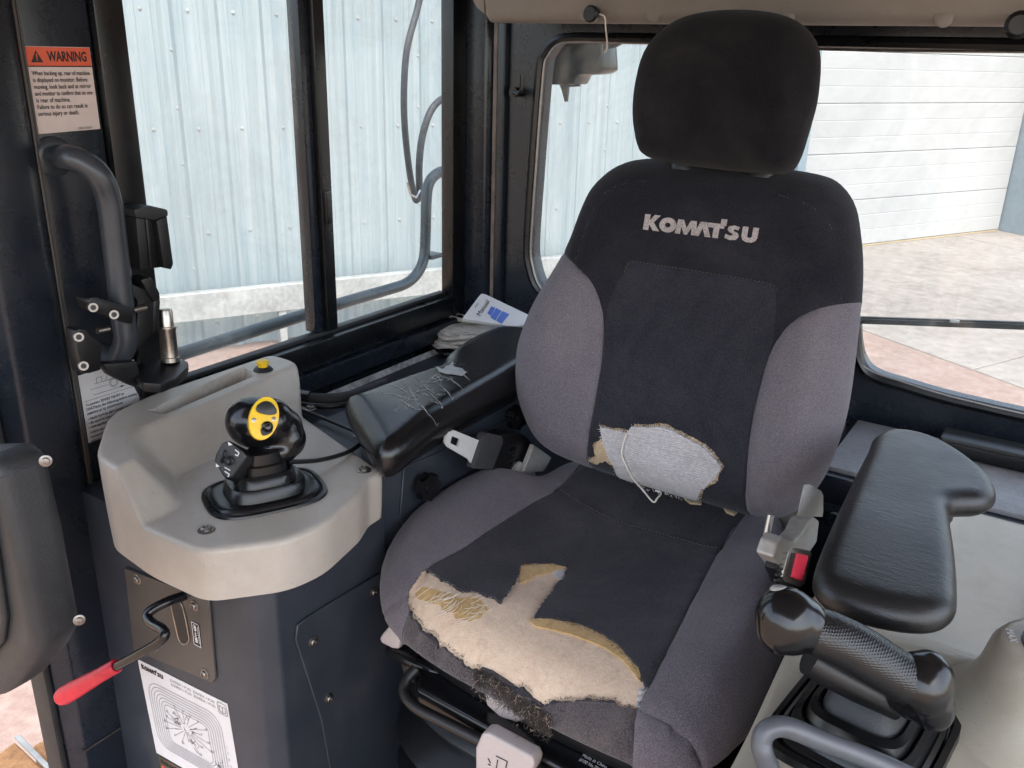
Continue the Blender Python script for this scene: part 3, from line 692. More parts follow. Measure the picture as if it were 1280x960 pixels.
# roof lining
rl = B()
prism(rl, [(-1.0, 1.30, .36), (-1.0, 1.50, .36), (-1.0, 1.50, .052), (-1.0, 1.455, .050), (-1.0, 1.44, .062), (-1.0, 1.42, .20)], (1.9, 0, 0), .012, 3)
ell = []
roof = obj('roof_lining', rl, beige_shade, kind='structure')
bm = B(); tmp = []
for k in range(7):
    t = math.pi / 2 * k / 6; ins = .045 * (1 - math.sin(t)); tmp.append((-1.0 - .05 * math.cos(math.pi / 2 - t) * 0 - .045 * math.cos(t), ins))
bm = B(); prism(bm, [(-1.001, 1.4425, .0625), (-1.02, 1.442, .075), (-1.037, 1.440, .10), (-1.045, 1.436, .14), (-1.047, 1.428, .36), (-1.001, 1.421, .36)], (0, .055, 0), .006, 2); obj('lining_corner', bm, beige_shade, roof)
obj('ceiling', box(B(), (-1.19, -.55, .36), (.9, 1.62, .40)), beige_shade, roof)  # unseen stretch over the camera, put in to block direct sun
for q in ((817, 17), (1180, 22), (733, 17), (984, 20)):
    c = PY(*q, 1.444); bm = B(); lathe(bm, c, (0, -1, .12), [(.0125, -.006), (.0125, .003), (.010, .0045), (.0015, .005)], 20); obj('clip_button', bm, beige_shade, roof)
kn = thing('pull_cord', PY(745, 18, 1.44), 'small black knob with a cord on the roof lining left of the headrest', 'cord')
c = PY(745, 18, 1.44); bm = B(); lathe(bm, c, (0, -1, 0), [(.006, -.005), (.006, .008), (.013, .010), (.014, .020), (.011, .024)], 20); obj('toggle', bm, plas_black, kn)
bm = B(); tube(bm, catmull([c + [.004, -.012, 0], PY(755, 20, 1.43), PY(757, 34, 1.44), PY(759, 58, 1.44), PY(756, 66, 1.44)], 4), .0014, 6); obj('cord', bm, cream, kn)
c = PY(1276, 32, 1.43); k2 = thing('cable_clip', c, 'small black clip at the right end of the roof lining edge', 'clip')
bm = B(); lathe(bm, c, (0, -1, 0), [(.006, -.012), (.006, .006), (.017, .010), (.018, .022), (.012, .028)], 18); obj('clip', bm, plas_black, k2)
# grey housing of unknown use behind the top corner of the rear glass
lh = thing('window_housing', PY(720, 80, 1.75), 'see-through grey housing hanging outside the top left corner of the rear window', 'lamp')
def py3(pts, y): return [PY(*q, y) for q in pts]
prism(bm := B(), py3([(682, 48), (752, 46), (755, 88), (747, 93), (722, 94), (716, 106), (684, 106), (681, 84)], 1.75), (0, .07, 0), .006); obj('housing', bm, see_through, lh)
prism(bm := B(), py3([(728, 47), (748, 47), (750, 90), (728, 92)], 1.76), (0, .05, 0), .004); obj('lens', bm, plas_grey, lh)  # plain grey block inside the housing
bm = B(); tube(bm, [PY(705, 104, 1.78), PY(707, 112, 1.78), PY(708, 127, 1.78)], [.011, .009, .004], 10); tube(bm, [PY(706, 107, 1.78), PY(725, 106, 1.78)], .0035, 8); obj('nozzle', bm, plas_grey, lh)
bm = B(); tube(bm, catmull(py3([(745, 50), (752, 56), (765, 57), (776, 52), (783, 46)], 1.78), 4), .006, 8); tube(bm, catmull(py3([(752, 56), (752, 68), (748, 78)], 1.75), 4), .003, 6); obj('cable', bm, hose_m, lh)
wp = thing('rear_wiper', PY(1180, 404, 1.66), 'thin black wiper arm lying across the outside of the rear window', 'wiper')
a, b_ = PY(1045, 399, 1.66), PY(1300, 408, 1.66)
def bar(bm, a, b, h, d, dz=0):
    u = nrm(b - a); up = np.array([0, 0, 1.]); up = nrm(up - u * (up @ u)); prism(bm, [a + up * (dz - h / 2), b + up * (dz - h / 2), b + up * (dz + h / 2), a + up * (dz + h / 2)], (0, d, 0), .001, 1)
bm = B(); bar(bm, a, b_, .0085, .012, -.003); obj('blade', bm, rubber, wp)
bm = B(); bar(bm, a, b_, .0035, .008, .0045); obj('arm', bm, rubber_gl, wp)
bm = B(); bar(bm, PY(1187, 403, 1.655), PY(1199, 403.4, 1.655), .005, .004, .002); obj('clip', bm, ink_white, wp)

# ================================================================== LEFT SIDE: labels, grab handle, console
FW = CM[:, 2]
def PD(px, py, d): return ray(px, py) * d / FPX
def dep(p): return float(np.asarray(p) @ FW)
def plate_x(x, y, z, lift=.0004): return Plate((x, y, z), (0, 1, 0), (0, 0, 1), lift)        # reads left to right towards the rear of the cab
# warning label
pl = plate_x(XS + .0009, .6515, -.114); wd_, ht_ = .0885, .106
pl.body([(0, 0), (wd_, .002), (wd_, ht_), (0, ht_)], .0007)
pl.rect(.0006, ht_ - .0235, wd_ - .0006, ht_ - .0006, 1); pl.rect(.0006, ht_ - .0245, wd_ - .0006, ht_ - .0230, 2)
pl.text('WARNING', .0285, ht_ - .0172, .0165, 2, 2, fit=.054, bold=.0006)
pl.poly([(.006, ht_ - .019), (.022, ht_ - .019), (.014, ht_ - .0045)], 2, 2); pl.rect(.0132, ht_ - .0145, .0148, ht_ - .0085, 1, 3); pl.rect(.0132, ht_ - .0172, .0148, ht_ - .0157, 1, 3)
for i, t in enumerate(('When backing up, rear of machine', 'is displayed on monitor. Before', 'moving, look back and at mirror', 'and monitor to confirm that no one', 'is rear of machine.', 'Failure to do so can result in', 'serious injury or death.')):
    L = {0: .079, 1: .074, 2: .078, 3: .079, 4: .046, 5: .069, 6: .056}[i]
    pl.text(t, .0045, ht_ - .0345 - i * .0082, .0078, 2, 2, fit=L, bold=.00012)
pl.text('09653-03001', .056, .0032, .0042, 2, 2, fit=.02)
obj('warning_label', pl.bm, [paper_pink, red_ink, ink], side, smooth=False, label='white warning label with an orange red heading strip')
# reversing label lower on the pillar
pl = plate_x(XS + .0009, .6545, -.551); wd_, ht_ = .090, .105
pl.body([(0, 0), (wd_, 0), (wd_, ht_), (0, ht_)], .0007)
for i, t in enumerate(('To prevent SEVERE INJURY or', 'DEATH,do the following before moving', 'machine or its attachments:', '\u2022 Honk horn to alert people nearby.', '\u2022 Be sure no one is on or near machine.', '\u2022 Use spotter if view is obstructed.', 'Follow above even if machine', 'equipped with back-up alarm and', 'mirrors.')):
    L = (.062, .082, .058, .074, .082, .074, .062, .072, .018)[i]
    pl.text(t, .004, .0560 - i * .0066 - (.0016 if i > 2 else 0) - (.0016 if i > 5 else 0), .0060, 1, 2, fit=L, bold=.0001)
pl.line([(.003, .064), (wd_ - .003, .064)], .0005, 1); pl.line([(.018, .070), (.062, .070)], .0006, 1); pl.poly([(.062, .0685), (.070, .0702), (.062, .0715)], 1, 2)
for cx, r in ((.052, .007), (.052, .005)): pl.line([(cx + r * math.cos(t), .080 + r * math.sin(t)) for t in np.linspace(0, 2 * math.pi, 18)], .0006, 1)
pl.line([(.022, .086), (.060, .086), (.060, .094), (.044, .094), (.040, .087)], .0006, 1); pl.line([(.026, .086), (.026, .094), (.034, .094), (.034, .087)], .0006, 1); pl.line([(.014, .079), (.043, .079)], .0005, 1)
for k in range(3): pl.line([(.064 + k * .003, .074), (.068 + k * .003, .080)], .0005, 1)
obj('reversing_label', pl.bm, [paper, ink], side, smooth=False, label='white printed label with a small machine drawing')

# grab handle
gh = thing('grab_handle', (XS, .70, -.30), 'bent dark tube grab handle bolted to the pillar under the warning label', 'handle')
hx = -1.075; q0 = np.array([XS - .002, .667, -.143])
hp = [q0, q0 + [.022, .004, -.001], PX(86, 197, -1.105), PX(108, 205, -1.085), PX(125, 222, hx), PX(136, 250, hx), PX(143, 300, hx), PX(150, 360, hx), PX(155, 405, hx), PX(157, 425, hx - .001), PX(150, 443, hx - .012), PX(137, 446, hx - .03), PX(118, 440, hx - .055), PX(105, 436, XS)]
obj('tube', tube(B(), catmull(hp, 6), .0162, 20), paint_tube, gh)
bm = B(); lathe(bm, q0, (1, 0, 0), [(.026, .0), (.026, .008), (.022, .011), (.017, .012)], 24); obj('mount', bm, paint_tube, gh)
# bracket clamped to the handle
cl = thing('clamp_bracket', PX(170, 440, -1.04), 'black clamp bracket with bright pin bolted round the grab handle', 'bracket')
cx = -1.05
def quad(bm, pix, x, th, bev=.003, seg=2): prism(bm, [PX(*q, x) for q in pix], (-th, 0, 0), bev, seg)
bm = B(); quad(bm, [(110, 377), (113, 372), (120, 371), (166, 386), (168, 392), (166, 405), (160, 405), (115, 389)], cx, .03); obj('clamp_block', bm, plas_black, cl)
bm = B(); quad(bm, [(95, 414), (99, 411), (108, 412), (114, 420), (128, 430), (126, 463), (112, 467), (103, 467), (96, 436)], cx + .005, .025); obj('clamp_block', bm, plas_black, cl)
for q, x in (((116, 384), cx), ((142, 393), cx), ((98, 421), cx + .005), ((104, 457), cx + .005)):
    bm = B(); c = PX(*q, x); n = nrm(nrm(-c) + [.8, -.2, 0]); lathe(bm, c, n, [(.0068, -.004), (.0068, .003), (.0060, .0042), (.0035, .0042), (.0034, .001)], 16); bo_ = obj('bolt', bm, zinc, cl); bm = B(); lathe(bm, c + n * .0043, n, [(.0037, -.0006), (.0037, 0)], 6); obj('socket_shade', bm, ink, bo_)  # black disc paints the shade inside each bolt recess
for a, b_ in (((166, 388), (182, 384)), ((122, 414), (136, 411))):
    bm = B(); cyl(bm, PX(*a, cx - .012), PX(*b_, cx - .012), .0045, sides=12); obj('stud', bm, steel, cl)
bm = B(); quad(bm, [(163, 354), (182, 362), (193, 378), (190, 418), (172, 440), (166, 436), (172, 400), (172, 376), (160, 362)], cx - .015, .022); obj('side_plate', bm, plas_black, cl)
bm = B(); quad(bm, [(176, 350), (187, 346), (192, 350), (200, 366), (201, 375), (193, 378), (184, 364)], cx - .012, .03); obj('hinge_knuckle', bm, plas_black, cl)
bm = B(); quad(bm, [(192, 376), (201, 374), (199, 412), (190, 420)], cx - .02, .02); obj('hinge_plate', bm, plas_black, cl)
zt = PX(205, 462, -1.05)[2]
bm = B(); prism(bm, [PZ(*q, zt) for q in ((172, 455), (196, 446), (226, 447), (235, 452), (234, 459), (220, 472), (200, 480), (178, 478), (160, 462))], (0, 0, -.014), .003); obj('platform', bm, plas_black, cl)
bm = B(); prism(bm, [PX(*q, -1.06) for q in ((128, 455), (172, 452), (178, 480), (168, 484), (140, 470))], (-.02, 0, 0), .004); obj('gusset', bm, plas_black, cl)
pc = PZ(213, 452, zt + .001); ptop = PD(207, 382, dep(pc)); d_ = ptop - pc; d_ = np.array([d_[0] * .4, d_[1] * .4, d_[2]]); L = np.linalg.norm(d_)
bm = B(); lathe(bm, pc, d_, [(.0135, 0), (.0135, .006), (.0122, .007), (.0122, L * .60), (.0130, L * .62), (.0130, L * .66), (.0100, L * .67), (.0100, L * .96), (.0088, L)], 22); obj('pin', bm, steel, cl)
bm = B(); quad(bm, [(163, 470), (180, 466), (196, 492), (196, 512), (178, 500)], XS + .006, .01); obj('foot', bm, plas_black, cl)
# slim black box on the window frame
mb = thing('black_control_box', PX(195, 300, -1.11), 'slim ribbed black box fixed to the window frame beside the grab handle', 'box')
bm = B(); quad(bm, [(170, 272), (196, 268), (205, 334), (176, 338)], -1.10, .03, .003); obj('case', bm, plas_black, mb)
bm = B(); quad(bm, [(168, 262), (188, 257), (210, 262), (211, 270), (197, 276), (170, 272)], -1.092, .04, .003); obj('cap', bm, plas_grey, mb)
bm = B(); quad(bm, [(196, 276), (209, 270), (217, 330), (214, 337), (205, 335)], -1.088, .018, .002); obj('front_rib', bm, plas_black, mb)
bm = B(); quad(bm, [(182, 274), (187, 273), (194, 334), (188, 335)], -1.097, .012, .002); obj('front_rib', bm, plas_black, mb)

# grey cover in the doorway
cv = thing('grey_plastic_cover', PY(50, 700, .40), 'large dark grey moulded plastic cover at the left edge beside the red lever', 'cover')
bm = B(); y0 = .40
front = [(-60, 552), (44, 549), (56, 556), (64, 575), (84, 660), (104, 770), (103, 782), (92, 802), (66, 832), (52, 842), (38, 845), (-60, 845)]
prism(bm, [PY(*q, y0) for q in front], (0, -.05, 0), .016, 4); obj('shell', bm, plas_grey, cv)
bm = B(); prism(bm, [PY(*q, y0 - .0495) for q in ((-160, 560), (-40, 556), (-22, 566), (-10, 600), (14, 770), (10, 800), (-30, 846), (-160, 850))], (0, -.008, 0), .006, 3); obj('raised_face', bm, plas_grey, cv)
for q in ((99, 775), (57, 576)):
    bm = B(); bolt(bm, PY(*q, y0 - .02), (.85, -.5, .1), .0036); obj('screw', bm, zinc, cv)

# left console ------------------------------------------------------------
con = thing('control_console', (-.93, .76, -1.28), 'beige topped control console with cracked armrest in front of the side window', 'console')
zl_ = -.563
lcp = [PZ(480, 592, zl_)[:2], PZ(461, 603, zl_)[:2], PZ(449, 621, zl_)[:2], PZ(403, 660, zl_)[:2], PZ(356, 679, zl_)[:2], PZ(250, 692, zl_)[:2], PZ(180, 662, zl_)[:2], PZ(119, 572, -.50)[:2], (-1.10, .66), (-1.122, .74), (-1.122, .985), (-1.055, .985), PZ(374, 522, zl_)[:2] + [0, .006]]
LC = round_poly(lcp, [.010, .008, .012, .024, .022, .022, .022, .026, .03, .03, .02, .03, .016])
foot = [PZ(*q, -.56)[:2] for q in ((375, 520), (300, 559), (235, 588), (219, 600), (225, 630), (180, 657))]; foot = [foot[0] + (foot[0] - foot[1]) * 2] + foot + [foot[-1] + (foot[-1] - foot[-2]) * .3]
foot = [np.array(q) for q in catmull(foot, 4)]; floorp = foot + [np.array(q) for q in ((-.80, .40), (-.5, .40), (-.5, 1.2))]
TR = [PZ(*q, -.497)[:2] for q in ((186, 514), (304, 459), (322, 469), (205, 519))]
def lch(a, b):
    ab = np.stack([np.ravel(a), np.ravel(b)], 1); d = np.where(inpoly(ab, floorp), 0, dist_line(ab, foot)).reshape(np.shape(a))
    cap = .064; wdt = .052
    dt = np.where(inpoly(ab, TR), dist_line(ab, TR, True), 0).reshape(np.shape(a))
    t = np.clip(d / wdt, 0, 1); t = np.where(t < .08, t * t / .16, np.where(t > .92, .92 - (1 - t) ** 2 / .16, t - .04)) / .92; t = np.where(t > 1, 1, t)
    return cap * t - .036 * sstep(dt, .001, .008)
CP = Pillow(LC, lch, .0075, .0075, (0, 0, -.56), (1, 0, 0), (0, 1, 0), (0, 0, 1), .0055, lambda p: float(np.ravel(lch(np.array([p[0]]), np.array([p[1]])))[0]) + .0655, .003, 0)
TRc = [np.array(q) for q in TR + TR[:1]]; tc = np.mean(TR, 0); TRi = [tc + (np.array(q) - tc) * [.78, .93] for q in TR + TR[:1]]
rs = CP.build([('top', None, 0)], lines=[resample(foot[3:-4], .005, False), resample(TRc, .005, False), resample(TRi, .005, False)]); top = put(rs, 'top', 'housing', beige, con)
for q in ((258, 663), (455, 588), (387, 513)):
    ab = CP.on(*q); bm = B(); p = CP.P(ab)[0]
    if q[0] != 387: bolt(bm, p, (0, 0, 1), .0068); obj('screw', bm, zinc, con)
c = PZ(329, 464, -.498); bm = B(); lathe(bm, c, (0, 0, 1), [(.016, 0), (.016, .003), (.0125, .007), (.009, .008)], 22); o_ = obj('button_base', bm, rubber, con)
bm = B(); lathe(bm, c + [0, 0, .008], (0, 0, 1), [(.0075, 0), (.0075, .004), (.010, .005), (.010, .009), (.008, .0105)], 22); obj('button', bm, yellow, con)
cab = B(); prism(cab, [(-1.147, .622, -1.30), (-.81, .622, -1.30), (-.785, .630, -1.30), (-.770, .655, -1.30), (-.770, .868, -1.30), (-1.147, .868, -1.30)], (0, 0, .69), .004); prism(cab, [(-1.00, .8685, -1.30), (-.781, .8685, -1.30), (-.781, 1.52, -1.30), (-1.00, 1.52, -1.30)], (0, 0, .716), .006); obj('cabinet', cab, paint_panel, con, kind=None)
def px_plate(pix, x, th, r=0): return prism(B(), [PX(*q, x) for q in pix], (-th, 0, 0), .001, 1)
bm = px_plate([(372, 782), (385, 772), (430, 744), (476, 716), (484, 722), (500, 800), (520, 880), (520, 1000), (420, 1000), (402, 900), (370, 800)], -.7655, .004); obj('cover_panel', bm, paint_panel, con)
for q in ((391, 802), (411, 873), (467, 740)):
    bm = B(); bolt(bm, PX(*q, -.7652), (1, 0, 0), .0052); obj('screw', bm, zinc, con)
bm = px_plate([(505, 585), (595, 545), (668, 505), (672, 590), (610, 640), (520, 690), (500, 650)], -.7775, .003); obj('side_plate', bm, paint_panel, con)
def star_knob(c, n, r, h):
    bm = B(); a, b_, n = frame_of(n); out = []
    for k in range(48):
        t = 2 * math.pi * k / 48; rr = r * (1 + .10 * math.cos(8 * t)); out.append(c + a * rr * math.cos(t) + b_ * rr * math.sin(t))
    prism(bm, out, n * h, .002, 2); cyl(bm, c + n * h, c + n * (h + .003), r * .5, sides=16, bev=.001); cyl(bm, c - n * .012, c, r * .45, sides=12); return bm
for q in ((530, 606), (642, 520)): obj('star_knob', star_knob(PX(*q, -.765), (1, -.15, .0), .021, .016), plas_gloss, con)
# slotted plate, symbol and the load chart on the front face
yf = .6215
def fp(pix, th=.004, bev=.001): return prism(B(), [PY(*q, yf) for q in pix], (0, -th, 0), bev, 1)
pl0 = PY(160, 715, yf); obj('slot_plate', fp([(158, 708), (262, 748), (264, 752), (272, 846), (268, 852), (190, 820), (170, 812)]), slot_plate, con)
for q in ((172, 724), (243, 757), (256, 842), (193, 807)):
    bm = B(); bolt(bm, PY(*q, yf - .004), (0, -1, 0), .0054); obj('screw', bm, zinc, con)
bm = B(); sl_ = [PY(*q, yf - .0042) for q in catmull([(214, 748), (226, 752), (232, 770), (236, 790), (237, 800), (231, 805), (225, 800), (221, 785)], 3, True)]; prism(bm, sl_, (0, -.0008, 0)); obj('slot_shade', bm, ink, con)  # flat black patch stands in for the shade inside the slot
bm = B(); tube(bm, [p + np.array([0, -.001, 0]) for p in sl_] + [sl_[0] + np.array([0, -.001, 0])], .0012, 6, False); obj('slot_rim', bm, steel, con)
o_ = PY(243, 805, yf - .0044); pl = Plate(o_, (1, 0, 0), (0, 0, 1)); u_ = .0155; h_ = .038
pl.body([(0, 0), (u_, 0), (u_, h_), (0, h_)], .0003); pl.line([(.0006, .0006), (u_ - .0006, .0006), (u_ - .0006, h_ - .0006), (.0006, h_ - .0006)], .0011, 1, 2, True)
for b0 in (.005, .024): pl.poly(rrect(.0035, b0, .0085, b0 + .008, .0015, 2), 1); pl.line([(.004, b0 + .008), (.004, b0 + .010), (.008, b0 + .010), (.008, b0 + .008)], .0009, 1); pl.rect(.0055, b0 + .0025, .0066, b0 + .0055, 0, 3)
pl.line([(.006, .0155), (.006, .022)], .0008, 1); pl.poly([(.0035, .018), (.0085, .018), (.006, .0155)], 1); pl.poly([(.0035, .0195), (.0085, .0195), (.006, .022)], 1)
for k in range(7): pl.rect(.011, .006 + k * .004, .0125, .0085 + k * .004, 1)
obj('lock_symbol', pl.bm, [ink, ink_white], con, smooth=False)
o_ = PY(172, 824, yf - .0005); e_ = PY(284, 880, yf - .0005); ux = nrm(e_ - o_); wd_ = float(np.linalg.norm(e_ - o_)); pl = Plate(o_, ux, np.cross((0, -1, 0), ux), .0003); Hh = .172
pl.body([(0, -Hh), (wd_, -Hh), (wd_, 0), (0, 0)], .0006)
vs, fs, lw_ = logo_tris(); k = .052 / lw_; add_faces(pl.bm, [pl.p(.007 + a * k, -.0135 + b * .0085, 2) for a, b in vs], fs, 1)
for i, (t, a) in enumerate((('D37EX / P,XI', .076), ('D39EX / P,XI', .076), ('D37EX / P,XI', .128), ('D39EX / P,XI', .128))): pl.text(t, a, -.0105 - (i % 2) * .0075, .0065, 2, 2, fit=.045)
for i in range(7):
    d0 = .0055 * i; pl.line(rrect(.014 + d0, -.150 + d0 * .62, wd_ - .022 - d0, -.030 - d0 * .9, .026 - d0 * .45, 5), .0009, 2, 2, True)
gr = np.random.default_rng(3)
for i in range(18):
    t = i / 18 * 2 * math.pi + .2; r0, r1 = .012, gr.uniform(.03, .055); c0 = np.array([wd_ * .46, -.088])
    e = c0 + [math.cos(t) * r1 * 1.15, math.sin(t) * r1 * .72]; pl.line([c0 + [math.cos(t) * r0, math.sin(t) * r0 * .7], e], .0008, 2); pl.text(str(gr.integers(2, 30)), e[0], e[1], .006, 1, 3)
for i in range(26):
    a = np.array([wd_ * .46, -.088]) + gr.normal(size=2) * [.016, .010]; b_ = a + gr.normal(size=2) * .008; pl.line([a, b_], .0008, 1)
for i in range(12): a = np.array([wd_ * .80, -.125]) + gr.normal(size=2) * [.006, .008]; pl.line([a, a + gr.normal(size=2) * .005], .0011, 1)
for i in range(5): pl.text(str(i * 3 + 2), wd_ - .018, -.082 - i * .011, .006, 2, 2)
pl.line(rrect(wd_ - .022, -.0225, wd_ - .003, -.004, .002, 2), .0008, 1, 2, True); pl.line([(wd_ - .019, -.018), (wd_ - .019, -.009), (wd_ - .0125, -.011), (wd_ - .006, -.009), (wd_ - .006, -.018), (wd_ - .0125, -.020), (wd_ - .019, -.018)], .0008, 1); pl.line([(wd_ - .0125, -.011), (wd_ - .0125, -.020)], .0008, 1)
obj('load_chart', pl.bm, [paper, ink, ink_grey], con, smooth=False, label='white chart sticker of nested curves under the slotted plate')
pl2 = Plate(o_ + ux * .003 - np.cross((0, -1, 0), ux) * (Hh + .004), ux, np.cross((0, -1, 0), ux), .0003); pl2.body([(0, -.05), (wd_ * .9, -.05), (wd_ * .9, 0), (0, 0)], .0006)
add_faces(pl2.bm, [pl2.p(.006 + a * k, -.012 + b * .0075, 2) for a, b in vs], fs, 1); pl2.rect(.004, -.045, .030, -.017, 2); obj('rating_plate', pl2.bm, [steel, ink, red_ink], con, smooth=False)

# red handled lever through the slot
rl_ = thing('lock_lever', PY(225, 752, yf), 'bent black lever with a red grip sticking out of the slotted plate', 'lever')
lp = [PY(232, 744, yf - .002), PY(212, 751, .595), PY(192, 761, .575), PY(184, 770, .565), PY(190, 779, .560), PY(202, 786, .556), PY(206, 794, .552), PY(196, 805, .548), PY(170, 820, .540), PY(140, 836, .532)]
obj('rod', tube(B(), catmull(lp, 6), .0066, 12), plas_gloss, rl_)
ga, gb = PY(146, 832, .534), PY(76, 872, .512); gd = gb - ga; L = np.linalg.norm(gd)
bm = B(); lathe(bm, ga, gd, [(.0085, 0), (.0098, .002), (.0102, L * .3), (.0118, L * .55), (.0132, L * .78), (.0134, L * .92), (.0118, L * .98), (.007, L)], 24); obj('grip', bm, red_grip, rl_)

# left joystick -----------------------------------------------------------
def sq_loop(c, u, v, a, b, n=4.0, k=40):
    out = []
    for i in range(k):
        t = 2 * math.pi * i / k; ct, st = math.cos(t), math.sin(t)
        out.append(c + u * a * math.copysign(abs(ct) ** (2 / n), ct) + v * b * math.copysign(abs(st) ** (2 / n), st))
    return out
def bellows(levels, c, u, v, n=4.0, k=40, top=True):
    bm = B(); R_ = [[bm.verts.new(V(p)) for p in sq_loop(c + np.array(off if len(off) == 3 else (0, 0, off[0])), u, v, a, b, n, k)] for off, a, b in levels]
    for i in range(len(R_) - 1):
        for j in range(k): bm.faces.new((R_[i][j], R_[i][(j + 1) % k], R_[i + 1][(j + 1) % k], R_[i + 1][j]))
    if top: bm.faces.new(R_[-1])
    return bm
jb = np.array([-.838, .708, -.5598]); ju = nrm([.45, .89, 0]); jv = np.array([-ju[1], ju[0], 0])
js = thing('joystick', jb, 'black joystick with a yellow button plate on the beige console', 'joystick')
JS = .90
def js_l(l): return [(o, a * JS, b * JS) for o, a, b in l]
obj('base_ring', bellows(js_l([((0, 0, 0), .088, .068), ((0, 0, .003), .087, .067), ((0, 0, .004), .082, .062), ((0, 0, .001), .079, .059)]), jb, ju, jv, 3.2), rubber_gl, js)
lev = [((0, 0, .001), .079, .059), ((0, 0, .005), .077, .057), ((0, 0, .007), .072, .053), ((0, 0, .006), .066, .048), ((0, 0, .007), .058, .044), ((-.001, .002, .018), .057, .043), ((-.001, .002, .022), .053, .040), ((-.001, .002, .021), .044, .035), ((-.001, .003, .032), .042, .033), ((-.001, .003, .035), .037, .029), ((-.001, .003, .034), .032, .025), ((-.001, .003, .046), .030, .024), ((-.001, .003, .048), .026, .020), ((-.001, .003, .062), .022, .019)]
obj('boot', bellows(js_l(lev), jb, ju, jv, 3.0), rubber_gl, js)
D0 = dep(jb); rt, dn = CM[:, 0], CM[:, 1]
def rot_cam(ax_deg): return (Matrix.Rotation(math.radians(ax_deg), 3, V(FW)) @ Matrix([[rt[i], -dn[i], -FW[i]] for i in range(3)]))
bm = B()
ellipsoid(bm, PD(319, 528, D0), (.040, .036, .036), rot_cam(14)); ellipsoid(bm, PD(336, 527, D0 - .004), (.034, .033, .032), rot_cam(12)); ellipsoid(bm, PD(352, 538, D0 + .008), (.029, .032, .028), rot_cam(12)); ellipsoid(bm, PD(363, 550, D0 + .010), (.021, .025, .024), rot_cam(12))
ellipsoid(bm, PD(345, 566, D0 + .004), (.030, .018, .022), rot_cam(-8)); ellipsoid(bm, PD(335, 576, D0), (.019, .026, .018), rot_cam(0)); ellipsoid(bm, PD(334, 592, D0), (.017, .020, .016), rot_cam(0))
obj('grip', fuse(bm, .0028, 8), plas_gloss, js)
yc = PD(330, 523, D0 - .043); yn = nrm(-nrm(yc) * .9 + rt * .16 - dn * .05); ya, yb, yn = frame_of(yn, -dn)
yr = math.radians(-14); ya, yb = ya * math.cos(yr) + yb * math.sin(yr), yb * math.cos(yr) - ya * math.sin(yr)
el = [yc + ya * .0185 * math.cos(t) + yb * .0285 * math.sin(t) for t in np.linspace(0, 2 * math.pi, 32, endpoint=False)]
bm = B(); prism(bm, [p - yn * .010 for p in el], yn * .012, .0015, 2); yp = obj('button_plate', bm, yellow, js)
def yl(a, b, h=.0022): return yc + ya * a + yb * b + yn * h
bm = B(); prism(bm, [yl(*p) for p in catmull([(-.011, .006), (-.013, .013), (-.006, .021), (.003, .022), (.011, .016), (.013, .009), (.003, .005)], 3, True)], yn * .003, .001, 2); obj('rocker_button', bm, plas_black, yp)
bm = B(); lathe(bm, yl(.006, -.010, .001), yn, [(.0075, 0), (.0072, .004), (.0045, .006), (.0035, .010), (.001, .0105)], 18); obj('thumb_button', bm, plas_gloss, yp)
bm = B(); prism(bm, [yl(*p) for p in catmull([(-.001, -.014), (.013, -.012), (.011, -.018), (.003, -.022)], 4, True)], yn * .001); obj('button_recess', bm, ink, yp)
bm = B(); lathe(bm, yl(.006, -.010, .0105), yn, [(.0022, 0), (.0018, .0006)], 10); obj('button_tip', bm, bright, yp)
for a, b_ in ((-.012, -.005), (.012, .002)): bm = B(); lathe(bm, yl(a, b_, .0015), yn, [(.0030, 0), (.0030, .001), (.002, .0012), (.0015, .0005)], 12); obj('screw', bm, steel, yp)
for a0, b0, a1, b1 in ((-.012, -.010, -.004, .000), (-.004, .000, .006, .002)): pass
sw_ = [(267, 577), (269, 568), (277, 553), (286, 550), (306, 566), (307, 572), (289, 597), (280, 598)]
fr_ = [PD(*q, D0 - .046) for q in sw_]; ex = PD(338, 583, D0 - .006) - PD(306, 567, D0 - .046)
bm = B(); prism(bm, fr_, ex, .003, 2); obj('switch_box', bm, plas_black, js)
ce = np.mean(fr_, 0); fn = nrm(np.cross(fr_[2] - fr_[0], fr_[5] - fr_[0])); fn = fn if fn @ (-ce) > 0 else -fn
fu = nrm(fr_[5] - fr_[1]); fv = np.cross(fn, fu); fu = fu
pl = Plate(ce + fn * .0004, fu, fv, .0004)
def swp(q): d = PD(*q, D0 - .0465) - pl.o; return (d @ pl.u, d @ pl.v)
pl.body([swp(q) for q in ((269, 577), (278, 555), (286, 553), (304, 567), (304, 573), (288, 595), (281, 595))], .0004)
for tri in (((285, 552), (291, 556), (286, 557)), ((270, 579), (275, 583), (270, 584))): pl.poly([swp(q) for q in tri], 1, 2)
pl.line([swp(q) for q in ((294, 562), (299, 566), (297, 570), (294, 568))], .0014, 1, 2); pl.line([swp(q) for q in ((281, 589), (287, 593), (285, 596))], .0016, 1, 2); pl.line([swp(q) for q in ((281, 584), (288, 588))], .0012, 1, 2)
obj('switch_face', pl.bm, [plas_grey, ink_white], js, smooth=False)
bm = B(); lathe(bm, PD(287, 576, D0 - .047), fn, [(.0065, 0), (.0065, .003), (.004, .005), (.003, .009), (.001, .0095)], 16); obj('switch_nub', bm, rubber, js)
bm = B(); prism(bm, [PD(*q, D0 - .047) for q in ((275, 578), (281, 562), (284, 564), (281, 572), (279, 580))], fn * .003, .001, 1); obj('rocker', bm, plas_gloss, js)
